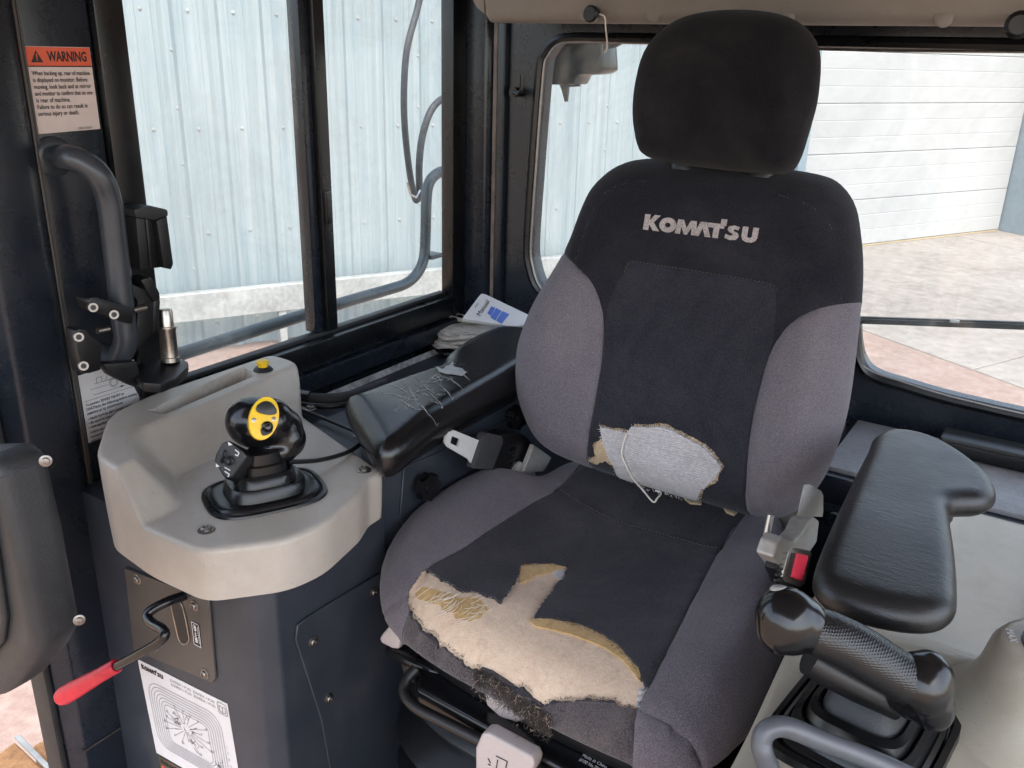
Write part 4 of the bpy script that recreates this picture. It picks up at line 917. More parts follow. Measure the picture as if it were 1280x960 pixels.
jc_ = [PD(360, 577, D0 + .005), PD(372, 577, D0 + .02), PZ(400, 575, -.545), PZ(430, 567, -.553), PZ(448, 557, -.560), PZ(453, 549, -.568), PZ(447, 541, -.571), PZ(425, 531, -.573), PZ(395, 519, -.574), PZ(372, 511, -.575), PZ(360, 500, -.575)]
obj('cable', tube(B(), catmull(jc_, 6), .0034, 10), cable_m, js)
# wrapped cable harness along the shelf
hn = thing('cable_harness', PZ(400, 497, -.58), 'black braided cable harness clipped beside the beige console ridge', 'cable')
hp = [PZ(350, 478, -.575), PZ(366, 488, -.575), PZ(378, 496, -.575), PZ(400, 499, -.575), PZ(425, 498, -.575), PZ(450, 492, -.575), PZ(480, 480, -.58)]
obj('sleeve', tube(B(), catmull(hp, 6), .0105, 14), plain('braided_sleeve', (.018, .017, .018), .7, var=.5, bscale=420, bstr=.5), hn)
obj('second_cable', tube(B(), catmull([p + np.array([.012, -.012, -.006]) for p in hp], 6), .005, 10), cable_m, hn)
bm = B(); q = [np.array(p) for p in catmull(hp, 6)]; tube(bm, q[11:16], .0135, 16); obj('clip_band', bm, plas_gloss, hn)
for q in ((388, 511), (450, 545)):
    bm = B(); bolt(bm, PZ(*q, -.5835), (0, 0, 1), .0072); obj('screw', bm, zinc, con)

# ================================================================== OPERATOR SEAT
SX = -.468
seat = thing('operator_seat', (SX, .95, -1.28), 'dark grey suspension seat with torn cushion and headrest in the middle of the cab', 'seat')
TH = math.radians(13)
bO = np.array([SX, 1.15, -.70]); bU = np.array([0, math.sin(TH), math.cos(TH)]); bN = np.array([0, -math.cos(TH), math.sin(TH)]); bX = np.array([1., 0, 0])
bout = [(0, .062), (.10, .062), (.155, .066), (.195, .080), (.220, .116), (.234, .155), (.241, .205), (.243, .25), (.239, .315), (.231, .38), (.221, .443), (.209, .49), (.192, .532), (.164, .562), (.13, .573), (.06, .577), (0, .577), (-.07, .577), (-.135, .573), (-.178, .560), (-.207, .528), (-.224, .487), (-.240, .42), (-.257, .37), (-.285, .308), (-.300, .256), (-.301, .22), (-.292, .175), (-.273, .135), (-.238, .096), (-.196, .074), (-.14, .064), (-.07, .062)]
def bh(a, b):
    bol = np.exp(-((np.abs(a + .012) - .205) / .064) ** 2) * .026 * sstep(b, .44, .30) * (1 - .35 * sstep(b, .2, .06))
    lum = .018 * np.exp(-((b - .16) / .12) ** 2) * np.exp(-(a / .16) ** 2)
    step = .006 * sstep(b, .402, .415) * sstep(np.abs(a), .20, .10)
    wr = .0012 * np.sin(b * 70 + a * 18) * np.exp(-((b - .13) / .05) ** 2)
    return .012 + bol + lum + step + wr - .03 * sstep(b, .50, .60)
seamR = [(.245, .408), (.19, .386), (.157, .358), (.139, .315), (.134, .26), (.134, .20), (.142, .12), (.147, .05)]
seamL = [(-.245, .408), (-.222, .402), (-.19, .386), (-.160, .364), (-.136, .325), (-.124, .27), (-.120, .20), (-.121, .12), (-.124, .05)]
sl, sr = catmull(seamL, 6), catmull(seamR, 6)
topseam = catmull([(-.112, .392), (-.104, .409), (-.05, .4105), (.05, .4105), (.115, .409), (.126, .402)], 5)
stl = catmull([(-.198, .40), (-.19, .46), (-.165, .510), (-.11, .532), (0, .538), (.11, .532), (.170, .510), (.196, .46), (.213, .40), (.232, .30), (.236, .22), (.222, .14), (.19, .10)], 6)
BK = Pillow(bout, bh, .052, .062, bO, bX, bU, bN, .0075, .055, .012, 4,
            [(sl, .0042, .0045), (sr, .0042, .0045), (topseam, .004, .004), (stl, .0034, .0035)])
# torn patch low on the panel
pad_px = [(752, 533), (785, 541), (792, 533), (812, 534), (832, 533), (850, 542), (868, 551), (884, 560), (893, 570), (904, 583), (893, 600), (877, 612), (873, 625), (855, 622), (835, 616), (816, 612), (797, 603), (775, 594), (768, 580), (757, 560)]
hole_px = [(750, 531), (787, 538), (794, 530), (832, 529), (870, 548), (892, 563), (906, 583), (896, 602), (880, 613), (877, 628), (875, 636), (860, 635), (853, 626), (820, 618), (800, 612), (782, 606), (770, 592), (766, 582), (756, 577), (746, 580), (736, 577), (734, 571), (743, 570), (742, 561), (740, 556), (753, 548)]
fold_px = [(785, 541), (792, 533), (812, 534), (832, 533), (850, 542), (868, 551), (884, 560), (893, 570), (903, 581), (880, 575), (850, 567), (820, 557)]
E_pad = ragged(BK.trace(pad_px), .0006, .004, 3); E_hole = ragged(BK.trace(hole_px), .0007, .003, 4); E_fold = ragged(BK.trace(fold_px), .0003, .004, 5)
big = 2.0
polyR = [tuple(p) for p in sr] + [(.147, -1), (big, -1), (big, .408)]; polyL = [tuple(p) for p in sl] + [(-.124, -1), (-big, -1), (-big, .408)]
def up_c(ab): return np.zeros(len(ab))
inset = [tuple(p) for p in sl[::-1] if p[1] < .30] + [(-.127, .335), (-.119, .375), (-.112, .392)] + [tuple(p) for p in topseam] + [(.126, .402), (.133, .375), (.139, .335)] + [tuple(p) for p in sr if p[1] < .30]
res = BK.build([('fold', E_fold, .0075), ('pad', E_pad, .0040), ('foam', E_hole, .0004), ('right', polyR, .002), ('left', polyL, .002), ('inset', inset, .0021), ('upper', None, .0022)], lines=[topseam])
back = put(res, 'upper', 'backrest', fab_black, seat)
put(res, 'left', 'bolster', fab_grey, back); put(res, 'right', 'bolster', fab_grey, back)
put(res, 'inset', 'centre_panel', fab_mid, back); put(res, 'foam', 'foam', foam_tan, back); put(res, 'pad', 'pad', cotton, back); put(res, 'fold', 'pad_flap', cotton, back)
def bsurf(ab, lift=.003): return BK.P(np.array(ab)) + lift * bN
loop = BK.trace([(786, 541), (782, 553), (780, 567), (785, 580), (794, 597), (806, 611), (819, 626), (824, 622), (829, 615), (822, 612)])
lp = catmull(bsurf(loop, .009), 5); bm = B(); tube(bm, lp, .0016, 6); obj('cord_loop', bm, thread_m, back)
# stitches
def stitches(bm, line, surf, L=.0045, gap=.003, r=.00036, lift=.0012):
    P = resample(line, .0012, False); run = 0; i = 0; k = max(2, int(L / .0012)); g_ = max(1, int(gap / .0012))
    while i + k < len(P):
        q = surf(P[i:i + k + 1], lift); tube(bm, [q[0], q[len(q) // 2] + (surf([P[i]], lift + .0006) - surf([P[i]], lift))[0], q[-1]], r, 4); i += k + g_
bm = B(); stitches(bm, topseam, lambda p, l: bsurf(p, l + .0016)); stitches(bm, stl, lambda p, l: bsurf(p, l + .0016)); obj('stitching', bm, thread_g, back, kind='stuff')
# logo print
vs, fs, wd = logo_tris(); p0, p1 = BK.on(804.5, 287), BK.on(946.5, 304); ux = nrm(p1 - p0); vy = np.array([-ux[1], ux[0]]); sc_ = np.linalg.norm(p1 - p0) / wd
hgt = .0235
bm = B(); q = [p0 + ux * a * sc_ + vy * b * hgt for a, b in vs]; add_faces(bm, bsurf(q, .0030), fs); obj('logo', bm, logo_m, back, smooth=False)
# frayed edges round the hole
def fray(bm, pillow, edge, n, L, seed, outward=0, lift=.003, r=.00035, sel=None):
    g = np.random.default_rng(seed); E_ = np.array(edge); idx = g.integers(0, len(E_), n); S, D, Ln = [], [], []
    cen = E_.mean(0)
    for i in idx:
        if sel is not None and not sel(E_[i]): continue
        t = nrm(E_[(i + 1) % len(E_)] - E_[i - 1]); nn = np.array([-t[1], t[0]]); nn = nn if nn @ (cen - E_[i]) > 0 else -nn
        p = pillow.P(E_[i])[0] + pillow.N * lift; d2 = nn * (1 if not outward else -1) + g.normal(size=2) * .5
        S.append(p); D.append(d2[0] * pillow.A + d2[1] * pillow.B + pillow.N * g.uniform(-.1, .5)); Ln.append(L * g.uniform(.4, 1.2))
    threads(bm, S, D, Ln, r, .3, seed)
bm = B(); fray(bm, BK, E_hole, 260, .006, 11); obj('frayed_thread', bm, thread_k, back, kind='stuff')
bm = B(); fray(bm, BK, E_pad, 240, .005, 12, 1, .004, .0003); obj('cotton_fibre', bm, thread_m, back, kind='stuff')
# back shell
bm = B(); prism(bm, [bO + bX * a * .93 + bU * (.31 + (b - .31) * .95) - bN * .03 for a, b in catmull(bout, 2, True)], -bN * .055, .012, 3); obj('back_shell', bm, plas_black, seat)

# headrest
hd = [(a - .009 + .004 * (a > 0), b + .009 * (b > .7)) for a, b in [(-.110, .585), (-.127, .63), (-.131, .68), (-.122, .722), (-.09, .757), (-.04, .772), (.03, .773), (.085, .760), (.118, .727), (.129, .68), (.127, .63), (.121, .585), (.105, .567), (.05, .563), (-.04, .565), (-.09, .571)]]
HD = Pillow([(a + .004, b - .004) for a, b in hd], lambda a, b: .078 - .10 * (np.abs(a) / .13) ** 2 * .12 - .02 * sstep(b, .69, .80), .040, .046, bO, bX, bU, bN, .008, .035, .006, 4,
            [(catmull([(-.115, .600), (-.06, .590), (0, .588), (.06, .589), (.115, .596)], 6), .003, .004)])
hs_line = catmull([(.112, .585), (.119, .64), (.118, .69), (.105, .73)], 5)
HD.seams.append((hs_line, .003, .004))
rs = HD.build([('front', None, .001)]); hr_ = put(rs, 'front', 'headrest', fab_head, seat)
bm = B(); prism(bm, [bO + bX * a * .95 + bU * (.67 + (b - .67) * .95) - bN * .0 for a, b in catmull(hd, 2, True)], -bN * .03, .010, 3); obj('headrest_back', bm, fab_head, hr_)
for a in (-.06, .062):
    bm = B(); tube(bm, [bO + bX * a + bU * .53 - bN * .03, bO + bX * a + bU * .62 - bN * .012], .007, 12); obj('headrest_post', bm, steel, seat)
    bm = B(); lathe(bm, bO + bX * a + bU * .557 - bN * .026, bU, [(.020, 0), (.020, .012), (.016, .016), (.010, .017)], 16); obj('post_collar', bm, plas_black, seat)

# cushion
cO = np.array([0, 0, -.69])
cout = [(-.778, 1.115), (-.800, 1.04), (-.791, .945), (-.758, .858), (-.708, .795), (-.655, .762), (-.56, .742), (-.44, .735), (-.33, .733), (-.252, .744), (-.216, .785), (-.205, .86), (-.208, .95), (-.222, 1.05), (-.246, 1.13), (-.270, 1.18), (-.285, 1.25), (-.32, 1.30), (-.48, 1.305), (-.64, 1.30), (-.685, 1.25), (-.700, 1.18), (-.735, 1.15)]
def chh(a, b):
    u = a + .495; s = np.abs(u); y = b - .93
    bol = (.034 * np.exp(-((s - .232) / .066) ** 2)) * sstep(y, -.17, .04) * sstep(-y, -.33, -.16)
    dish = -.010 * np.exp(-((y - .08) / .13) ** 2) * np.exp(-(u / .13) ** 2)
    crest = .008 * np.exp(-((y + .10) / .06) ** 2)
    rear = .016 * sstep(y, .20, .32)
    fold = .0016 * np.sin(a * 40 + b * 26) * np.exp(-((y + .02) / .05) ** 2) * np.exp(-((u - .05) / .09) ** 2)
    pull = .0012 * np.sin(u * 55 - y * 40) * np.exp(-((y + .05) / .06) ** 2) * np.exp(-((u + .08) / .07) ** 2)
    return bol + dish + crest + rear + fold + pull - .004 * sstep(-y, .08, .19)
def cfr(ab): return sstep(-ab[:, 1], -.92, -.78)
def cR(ab): return .042 + .012 * cfr(ab)
def cRz(ab): return .060 - .012 * cfr(ab)
def cskirt(p): return .055 - .046 * float(sstep(-p[1], -.88, -.76))
A0 = np.array([1., 0, 0]); B0 = np.array([0, 1., 0]); Z0 = np.array([0, 0, 1.])
CU = Pillow(cout, chh, cR, cRz, cO, A0, B0, Z0, .0075, cskirt, .022, 4)
def trc(px): return [tuple(p) for p in CU.trace(px)]
csl = catmull([(-.640, 1.40), (-.648, 1.25)] + trc([(697, 612), (660, 632), (610, 664), (565, 694), (536, 711), (516, 745), (512, 770)]) + [(-.640, .70)], 5)
csr = catmull([(-.345, 1.40), (-.348, 1.25)] + trc([(908, 676), (880, 730), (855, 779), (828, 830), (808, 868), (795, 900)]) + [(-.265, .70)], 5)
rear_seam = catmull(trc([(697, 612), (735, 636), (772, 654), (835, 672), (905, 688)]), 5)
fr_l = trc([(486, 724), (497, 735), (510, 746)]); fr_r = trc([(804, 887), (835, 895), (864, 896), (900, 874), (932, 842)])
CU.seams = [(csr, .0048, .005), (csl, .0048, .005), (rear_seam, .004, .0045), (catmull(fr_l, 5), .0016, .003), (catmull(fr_r, 5), .0016, .003)]
tear_px = [(531, 712), (552, 727), (566, 735), (578, 742), (594, 741), (607, 747), (618, 750), (626, 756), (632, 747), (640, 735), (648, 722), (650, 711), (663, 709), (688, 707), (710, 711), (706, 724), (696, 735), (687, 748), (674, 765), (668, 776), (690, 777), (705, 781), (722, 784), (742, 792), (757, 801), (772, 812), (785, 826), (795, 838), (799, 850), (806, 862), (803, 880), (797, 893), (780, 887), (768, 879), (750, 878), (738, 875), (718, 878), (700, 878), (690, 884), (676, 879), (655, 868), (630, 855), (600, 838), (575, 822), (552, 806), (532, 786), (519, 772), (510, 757), (512, 742), (520, 727)]
yel1 = [(660, 776), (672, 775), (690, 776), (706, 780), (724, 782), (744, 791), (759, 800), (774, 811), (787, 826), (797, 838), (800, 852), (790, 840), (775, 825), (758, 813), (738, 803), (715, 795), (690, 789), (670, 785)]
yel2 = [(648, 722), (650, 709), (664, 707), (690, 706), (709, 711), (690, 716), (670, 721), (655, 729), (649, 730)]
yel3 = [(519, 741), (528, 733), (545, 737), (560, 742), (575, 748), (590, 745), (604, 752), (610, 762), (600, 773), (585, 777), (572, 774), (560, 766), (545, 757), (528, 752), (520, 748)]
lin1 = [(690, 716), (708, 712), (703, 727), (694, 721)]
lin2 = [(798, 862), (808, 860), (806, 878), (800, 892), (795, 882)]
T_ = ragged(CU.trace(tear_px), .0008, .0028, 21); Y1 = ragged(CU.trace(yel1), .0005, .004, 22); Y2 = ragged(CU.trace(yel2), .0005, .004, 23); Y3 = ragged(CU.trace(yel3), .0009, .004, 24)
L1, L2 = CU.trace(lin1), CU.trace(lin2)
pr_ = [tuple(p) for p in csr] + [(2, .70), (2, 1.40)]; pl_ = [tuple(p) for p in csl] + [(-2, .70), (-2, 1.40)]
aprx = trc([(508, 754), (530, 790), (575, 824), (640, 860), (690, 884), (740, 878), (800, 890)]); aprx = [(-.9, aprx[0][1])] + aprx + [(-.1, aprx[-1][1]), (-.1, .5), (-.9, .5)]
rearp = [tuple(p) for p in rear_seam] + [(-.345, 1.6), (-.640, 1.6)]
res = CU.build([('y1', Y1, .0030), ('y2', Y2, .0028), ('y3', Y3, .0004), ('l1', L1, .0022), ('l2', L2, .0026), ('felt', T_, .0004), ('right', pr_, .0066), ('left', pl_, .0066), ('apron', aprx, .0062), ('rear', rearp, .0064), ('panel', None, .0064)])
cush = put(res, 'panel', 'cushion', fab_panel, seat)
put(res, 'left', 'bolster', fab_grey, cush); put(res, 'right', 'bolster', fab_grey, cush); put(res, 'rear', 'rear_panel', fab_panel, cush); put(res, 'apron', 'front_apron', fab_apron, cush)
put(res, 'felt', 'felt', foam_felt, cush)
for k in ('y1', 'y2', 'y3'): put(res, k, 'foam', foam_yellow, cush)
for k in ('l1', 'l2'): put(res, k, 'lining', cotton, cush)
def csurf(ab, lift=.004): return CU.P(np.array(ab)) + np.array([0, 0, lift])
bm = B(); stitches(bm, rear_seam, lambda p, l: csurf(p, l + .0058)); stitches(bm, catmull(fr_l, 5), lambda p, l: csurf(p, l + .0058)); stitches(bm, catmull(fr_r, 5), lambda p, l: csurf(p, l + .0058)); obj('stitching', bm, stitch_m, cush, kind='stuff')
bm = B(); fray(bm, CU, T_, 700, .0042, 31, 0, .0045, .00022); obj('frayed_thread', bm, thread_k, cush, kind='stuff')
bm = B(); fray(bm, CU, T_, 500, .0045, 32, 0, .003, .0002); obj('felt_fibre', bm, thread_m, cush, kind='stuff')
# pulled white threads over the bare foam patch
g_ = np.random.default_rng(5); bm = B(); c3 = np.mean(Y3, 0); Y3a = np.array(Y3); lo, hi = Y3a.min(0), Y3a.max(0); k = 0
while k < 34:
    q = lo + (hi - lo) * g_.random(2)
    if not inpoly(q[None], Y3a)[0]: continue
    L = g_.uniform(.012, .030); d = nrm(np.array([.35, 1.0]) + g_.normal(size=2) * .22); bow = abs(g_.normal()) * .0045
    pts = [q + d * L * t + np.array([d[1], -d[0]]) * bow * (1 - 4 * t * t) for t in np.linspace(-.5, .5, 7)]
    if not inpoly(np.array(pts), np.array(T_)).all(): continue
    tube(bm, csurf(pts, .0032), .00034, 4, False); k += 1
obj('pulled_thread', bm, thread_m, cush, kind='stuff')
# fuzzy torn fringe hanging from the front edge
g_ = np.random.default_rng(8); fr_px = [(602, 838), (622, 850), (645, 862), (668, 874), (690, 886)]
P_ = [csurf([CU.on(*q)], 0)[0] for q in fr_px]; P_ = np.array(catmull(P_, 12))
S, D, L = [], [], []
for k in range(4200):
    t = g_.random(); i = t * (len(P_) - 1); a = P_[int(i)]; b_ = P_[min(int(i) + 1, len(P_) - 1)]; p = a + (b_ - a) * (i - int(i))
    S.append(p + g_.normal(size=3) * [.003, .002, .003] + [0, -.006, -abs(g_.normal()) * .011]); D.append(np.array([g_.normal() * .55, -.55 + g_.normal() * .35, -.7])); L.append(g_.uniform(.004, .014))
bm = B(); threads(bm, S, D, L, .0003, .7, 41, 1.3); obj('torn_fringe', bm, fringe_m, cush, kind='stuff')
bm = B(); threads(bm, S[:600], [d + np.array([.1, 0, .1]) for d in D[:600]], [l * .8 for l in L[:600]], .0002, .5, 43, 1.5); obj('fringe_fibre', bm, foam_felt, cush, kind='stuff')
bm = B(); sc1 = [P_[0], P_[8], P_[18], P_[28], P_[38], P_[-1]]
w_ = [(p + [0, -.002, .004]) for p in sc1] + [(p + [0, -.006, -h]) for p, h in zip(reversed(sc1), (.006, .020, .026, .022, .026, .012))]
prism(bm, [V(p) for p in w_], (0, .004, 0)); obj('torn_flap', bm, fab_apron, cush)
# cushion pan under the padding
bm = B(); prism(bm, [cO + [-.49 + (a + .49) * .90, .95 + (b - .95) * .90 + .01, -.070] for a, b in catmull(cout, 2, True)], (0, 0, -.04), .01, 2); obj('seat_pan', bm, plas_black, seat)
# side hinge covers and recline lever
hpx = [(950, 672), (956, 664), (963, 668), (972, 670), (981, 660), (988, 646), (997, 640), (1004, 645), (1001, 672), (988, 690), (978, 716), (968, 716), (955, 704), (944, 690)]
bm = B(); prism(bm, [PX(*q, -.232) for q in hpx], (.022, 0, 0), .004, 3); obj('hinge_cover', bm, bracket_m, seat)
bm = B(); prism(bm, [(-.72, 1.08, -.80), (-.72, 1.20, -.80), (-.72, 1.22, -.70), (-.72, 1.17, -.66), (-.72, 1.10, -.70)], (-.03, 0, 0), .006, 3); obj('hinge_cover', bm, bracket_m, seat)
bm = B(); prism(bm, [PX(*q, -.205) for q in ((1003, 613), (1010, 612), (1025, 620), (1028, 626), (1028, 648), (996, 647))], (-.004, .02, 0), .004, 3); obj('recline_lever', bm, bracket_m, seat)
bm = B(); c = PX(959, 660, -.24); tube(bm, [c - [.0, .0, .01], c + [0, .006, .016]], .005, 12); obj('back_bracket', bm, bright, seat)
bm = B()
for sc in (((903, 640), (913, 642), (921, 647), (917, 651), (907, 647)), ((852, 625), (866, 627), (877, 629), (876, 637), (862, 636), (856, 631))):
    P = [V(csurf([CU.on(*q)], .012)[0]) for q in sc]; prism(bm, P, (0, 0, -.004), 0)
obj('foam', bm, foam_tan, cush, kind='stuff')

# ================================================================== ARMRESTS
def armrest(out, zt, m, parent, R=.030, Rz=.032, skirt=.03, h=None, label=None):
    P_ = Pillow(out, h or (lambda a, b: 0 * a), R, Rz, (0, 0, zt), A0, B0, Z0, .007, skirt, .012, 4)
    r = P_.build([('pad', None, 0)]); pad = put(r, 'pad', 'armrest', m, parent, label=label)
    bm = B(); c = np.mean(out, 0); prism(bm, [(c[0] - .012 * np.sign(c[0] + .5) + (a - c[0]) * .62, c[1] + (b - c[1]) * .85, zt - Rz - skirt + .004) for a, b in P_.out[::6]], (0, 0, -.022), .003, 1); obj('mounting', bm, plas_black, pad)
    return P_, pad
rc = thing('side_console', (.1, .95, -1.28), 'beige side console with black boot, dial and smooth black armrest right of the seat', 'console')
AR = [(a - .011, b + .045) for a, b in [(-.163, 1.150), (-.160, 1.10), (-.154, .98), (-.147, .86), (-.139, .765), (-.128, .733), (-.10, .722), (-.055, .727), (-.022, .742), (-.010, .768), (-.014, .81), (-.026, .88), (-.040, .95), (-.045, .985), (-.032, 1.003), (-.012, 1.022), (-.004, 1.055), (-.018, 1.105), (-.055, 1.160), (-.10, 1.195), (-.145, 1.190)]]
def arh(a, b): return .004 * np.sin((b - .72) * 7) - .006 * sstep(-b, -.80, -.72)
armrest(AR, -.466, vinyl_black, rc, .021, .019, .016, arh)
AL = [(-.888, .918), (-.884, .945), (-.882, 1.02), (-.878, 1.10), (-.876, 1.135), (-.886, 1.160), (-.902, 1.19), (-.918, 1.25), (-.925, 1.32), (-.915, 1.38), (-.87, 1.405), (-.80, 1.40), (-.765, 1.37), (-.752, 1.25), (-.742, 1.10), (-.728, .95), (-.722, .865), (-.730, .836), (-.752, .830), (-.80, .858)]
cr_px = [[(488, 480), (500, 487), (512, 492), (528, 497)], [(503, 478), (515, 492), (522, 508)], [(520, 470), (535, 485), (545, 493)], [(515, 500), (530, 511), (537, 520)], [(535, 490), (548, 500), (552, 506)], [(545, 478), (556, 487), (565, 499)], [(553, 470), (568, 476), (577, 487)], [(560, 462), (575, 466), (588, 476)], [(520, 486), (532, 480), (545, 470), (556, 462)], [(510, 494), (524, 490), (538, 486)], [(478, 492), (495, 494), (512, 500)], [(500, 500), (512, 506), (520, 512)], [(528, 476), (540, 478), (552, 474)]]
LP_, lpad = armrest(AL, -.495, vinyl_left, con, .028, .028, .030, lambda a, b: .004 * np.sin(b * 9) - .013 * sstep(-b, -.95, -.835), 'cracked black vinyl armrest')
grey_crack = plain('bare_vinyl_backing', (.33, .33, .32), .6, var=.3, bscale=150, bstr=.2)
gk = np.random.default_rng(4)
def asurf(ab, l=.0006): return LP_.P(np.array(ab)) + l * Z0
bm = B()
def ribbon(bm, ab, w0):
    P = catmull(ab, 5); n = len(P); L_, R_ = [], []
    for i, p in enumerate(P):
        t = nrm(P[min(i + 1, n - 1)] - P[max(i - 1, 0)] + 1e-9); w = w0 * math.sin(math.pi * (i + .3) / (n + .2)) * gk.uniform(.4, 1.3); q = np.array([-t[1], t[0]]) * w; L_.append(p + q); R_.append(p - q)
    a = asurf(L_); b_ = asurf(R_); add_faces(bm, list(a) + list(b_), [(i, i + 1, n + i + 1, n + i) for i in range(n - 1)])
for c in cr_px:
    ab = LP_.trace(c); ab = [p + gk.normal(size=2) * .0015 for p in ab]; ribbon(bm, ab, .0011)
    for k in range(3):
        p = ab[gk.integers(0, len(ab))]; d = gk.normal(size=2); d = nrm(d) * gk.uniform(.006, .016); ribbon(bm, [p, p + d * .5 + gk.normal(size=2) * .002, p + d], .0007)
blob = ragged(LP_.trace([(543, 459), (552, 462), (562, 457), (566, 452), (568, 459), (577, 461), (584, 466), (578, 471), (566, 469), (556, 468), (548, 465)]), .0008, .003, 9)
tri = geometry.tessellate_polygon([[Vector((p[0], p[1], 0)) for p in blob]]); add_faces(bm, asurf(blob, .0012), tri)
for k in range(46):
    q = np.array([gk.uniform(490, 572), 0]); q[1] = 502 - (q[0] - 490) * .46 + gk.normal() * 7; p = LP_.on(*q); d = nrm(np.array([.5, -1.0]) + gk.normal(size=2) * .7) * gk.uniform(.005, .018); ribbon(bm, [p, p + d * .5 + gk.normal(size=2) * .0025, p + d], gk.uniform(.0003, .0008))
for k in range(16):
    q = np.array([gk.uniform(515, 575), 0]); q[1] = 490 - (q[0] - 515) * .48 + gk.normal() * 5; p = LP_.on(*q); n_ = gk.integers(6, 10); rr = gk.uniform(.0015, .0042)
    pg = [p + rr * gk.uniform(.4, 1.4) * np.array([math.cos(t), math.sin(t) * .6]) for t in np.linspace(0, 2 * math.pi, n_, endpoint=False)]; add_faces(bm, asurf(pg, .0011), [tuple(range(n_))])
obj('cracks', bm, grey_crack, lpad, kind='stuff')

# ================================================================== RIGHT CONSOLE
RO = [(-.163, .60), (-.165, .70), (-.171, .82), (-.176, .95), (-.176, 1.10), (-.172, 1.25), (-.165, 1.325), (-.10, 1.338), (.2, 1.338), (.5, 1.33), (.52, 1.0), (.50, .58), (.2, .52), (-.13, .53), (-.157, .55)]
def rch(a, b): return -.010 * sstep(a, -.10, -.06) * sstep(b, .93, .97) + .008 * np.exp(-((b - .90 - .25 * (a + .1)) / .012) ** 2) * sstep(a, -.12, -.06) + .03 * sstep(a, .04, .09) * sstep(b, .98, 1.0)
RP = Pillow(RO, rch, .014, .014, (0, 0, -.60), A0, B0, Z0, .012, .10, -.004, 3)
r = RP.build([('top', None, 0)]); obj_top = put(r, 'top', 'housing', beige_w, rc)
bm = B(); prism(bm, [(-.13, .60, -1.28), (-.13, 1.32, -1.28), (.5, 1.32, -1.28), (.5, .60, -1.28)], (0, 0, .59), .01); obj('cabinet', bm, paint_panel, rc)
hc = PZ(1303, 905, -.60); bm = B(); lathe(bm, hc, (0, 0, 1), [(.105, -.004), (.092, .006), (.078, .018), (.066, .045), (.060, .075), (.054, .084), (.045, .087)], 40); obj('dial_housing', bm, beige_w, rc)
bm = B(); lathe(bm, hc + [0, 0, .087], (0, 0, 1), [(.036, -.002), (.036, .002), (.030, .003), (.028, .016), (.022, .02)], 30); obj('dial', bm, plas_black, rc)
pl = Plate(hc + [-.050, .004, .0875], nrm([.3, -1, 0]), nrm([1, .3, 0]), .0006); pl.text('MAX', 0, 0, .010, 0, 1, bold=.0003); obj('dial_print', pl.bm, [ink_white], rc, smooth=False)
for q in ((1183, 652), (1130, 833)):
    bm = B(); bolt(bm, RP.P(RP.on(*q))[0], (0, 0, 1), .004); obj('screw', bm, zinc, rc)
# boot
rb = PZ(1078, 915, -.5995); u_, v_ = nrm([1, -.12, 0]), nrm([.12, 1, 0])
rj = thing('joystick', rb, 'black tilted joystick with chequered barrel grip over a square boot', 'joystick')
obj('base_ring', bellows([((0, 0, 0), .074, .088), ((0, 0, .008), .073, .087), ((0, 0, .010), .067, .081), ((0, 0, .004), .065, .079)], rb, u_, v_, 6), rubber_gl, rj)
lev = [((0, 0, .004), .065, .079), ((0, 0, .010), .064, .077), ((0, 0, .013), .060, .072), ((0, .0, .012), .058, .070), ((0, .002, .022), .056, .066), ((0, .002, .025), .050, .059), ((0, .002, .021), .047, .056), ((0, .004, .032), .045, .053), ((0, .004, .035), .039, .045), ((0, .004, .031), .036, .041)]
obj('boot', bellows(lev, rb, u_, v_, 4.5), rubber_gl, rj)
obj('boot_top', bellows([((0, .004, .031), .036, .041), ((0, .004, .040), .034, .038), ((0, .006, .054), .026, .027), ((0, .010, .066), .016, .016), ((0, .012, .085), .014, .013)], rb, u_, v_, 4), plas_grey, rj)
D1 = dep(rb) - .055
ga, gb = PD(1000, 782, D1 - .01), PD(1158, 866, D1 - .02); gd = nrm(gb - ga)
bm = B(); tube(bm, catmull([PD(1008, 784, D1 - .010), PD(1060, 806, D1 - .013), PD(1110, 836, D1 - .016), PD(1140, 853, D1 - .018)], 6), [.0212] * 3 + [.0222] * 8 + [.0217] * 8, 28); gripr = obj('barrel_grip', bm, grip_tex, rj)
bm = B(); ellipsoid(bm, PD(985, 776, D1 - .012), (.0285, .031, .026), rot_cam(-28), 24, 16); ellipsoid(bm, PD(1002, 780, D1 - .010), (.024, .027, .024), rot_cam(-28)); ellipsoid(bm, PD(974, 788, D1 - .014), (.020, .022, .020), rot_cam(-28))
obj('grip_head', fuse(bm, .0028, 6), plas_gloss, rj)
bm = B(); lathe(bm, PD(974, 741, D1 - .01), -dn, [(.008, -.004), (.008, .004), (.006, .006)], 16); obj('head_button', bm, bracket_m, rj)
bm = B(); ellipsoid(bm, PD(1152, 856, D1 - .018), (.026, .030, .026), rot_cam(-25)); ellipsoid(bm, PD(1163, 880, D1 - .012), (.020, .024, .022), rot_cam(-15)); ellipsoid(bm, PD(1165, 845, D1 - .016), (.018, .024, .022), rot_cam(-20)); ellipsoid(bm, PD(1138, 868, D1 - .006), (.022, .022, .022), rot_cam(0))
obj('grip_base', fuse(bm, .0028, 7), plas_gloss, rj)
bm = B(); tube(bm, [PD(1012, 822, D1 + .012), PD(1040, 838, D1 + .012), PD(1080, 858, D1 + .012), PD(1125, 882, D1 + .008)], [.016, .017, .017, .014], 16); obj('grip_underside', bm, plas_black, rj)
bm = B(); cyl(bm, PD(1072, 846, D1 + .016), rb + [.0, .012, .085], .016, sides=18); obj('stem', bm, plas_black, rj)
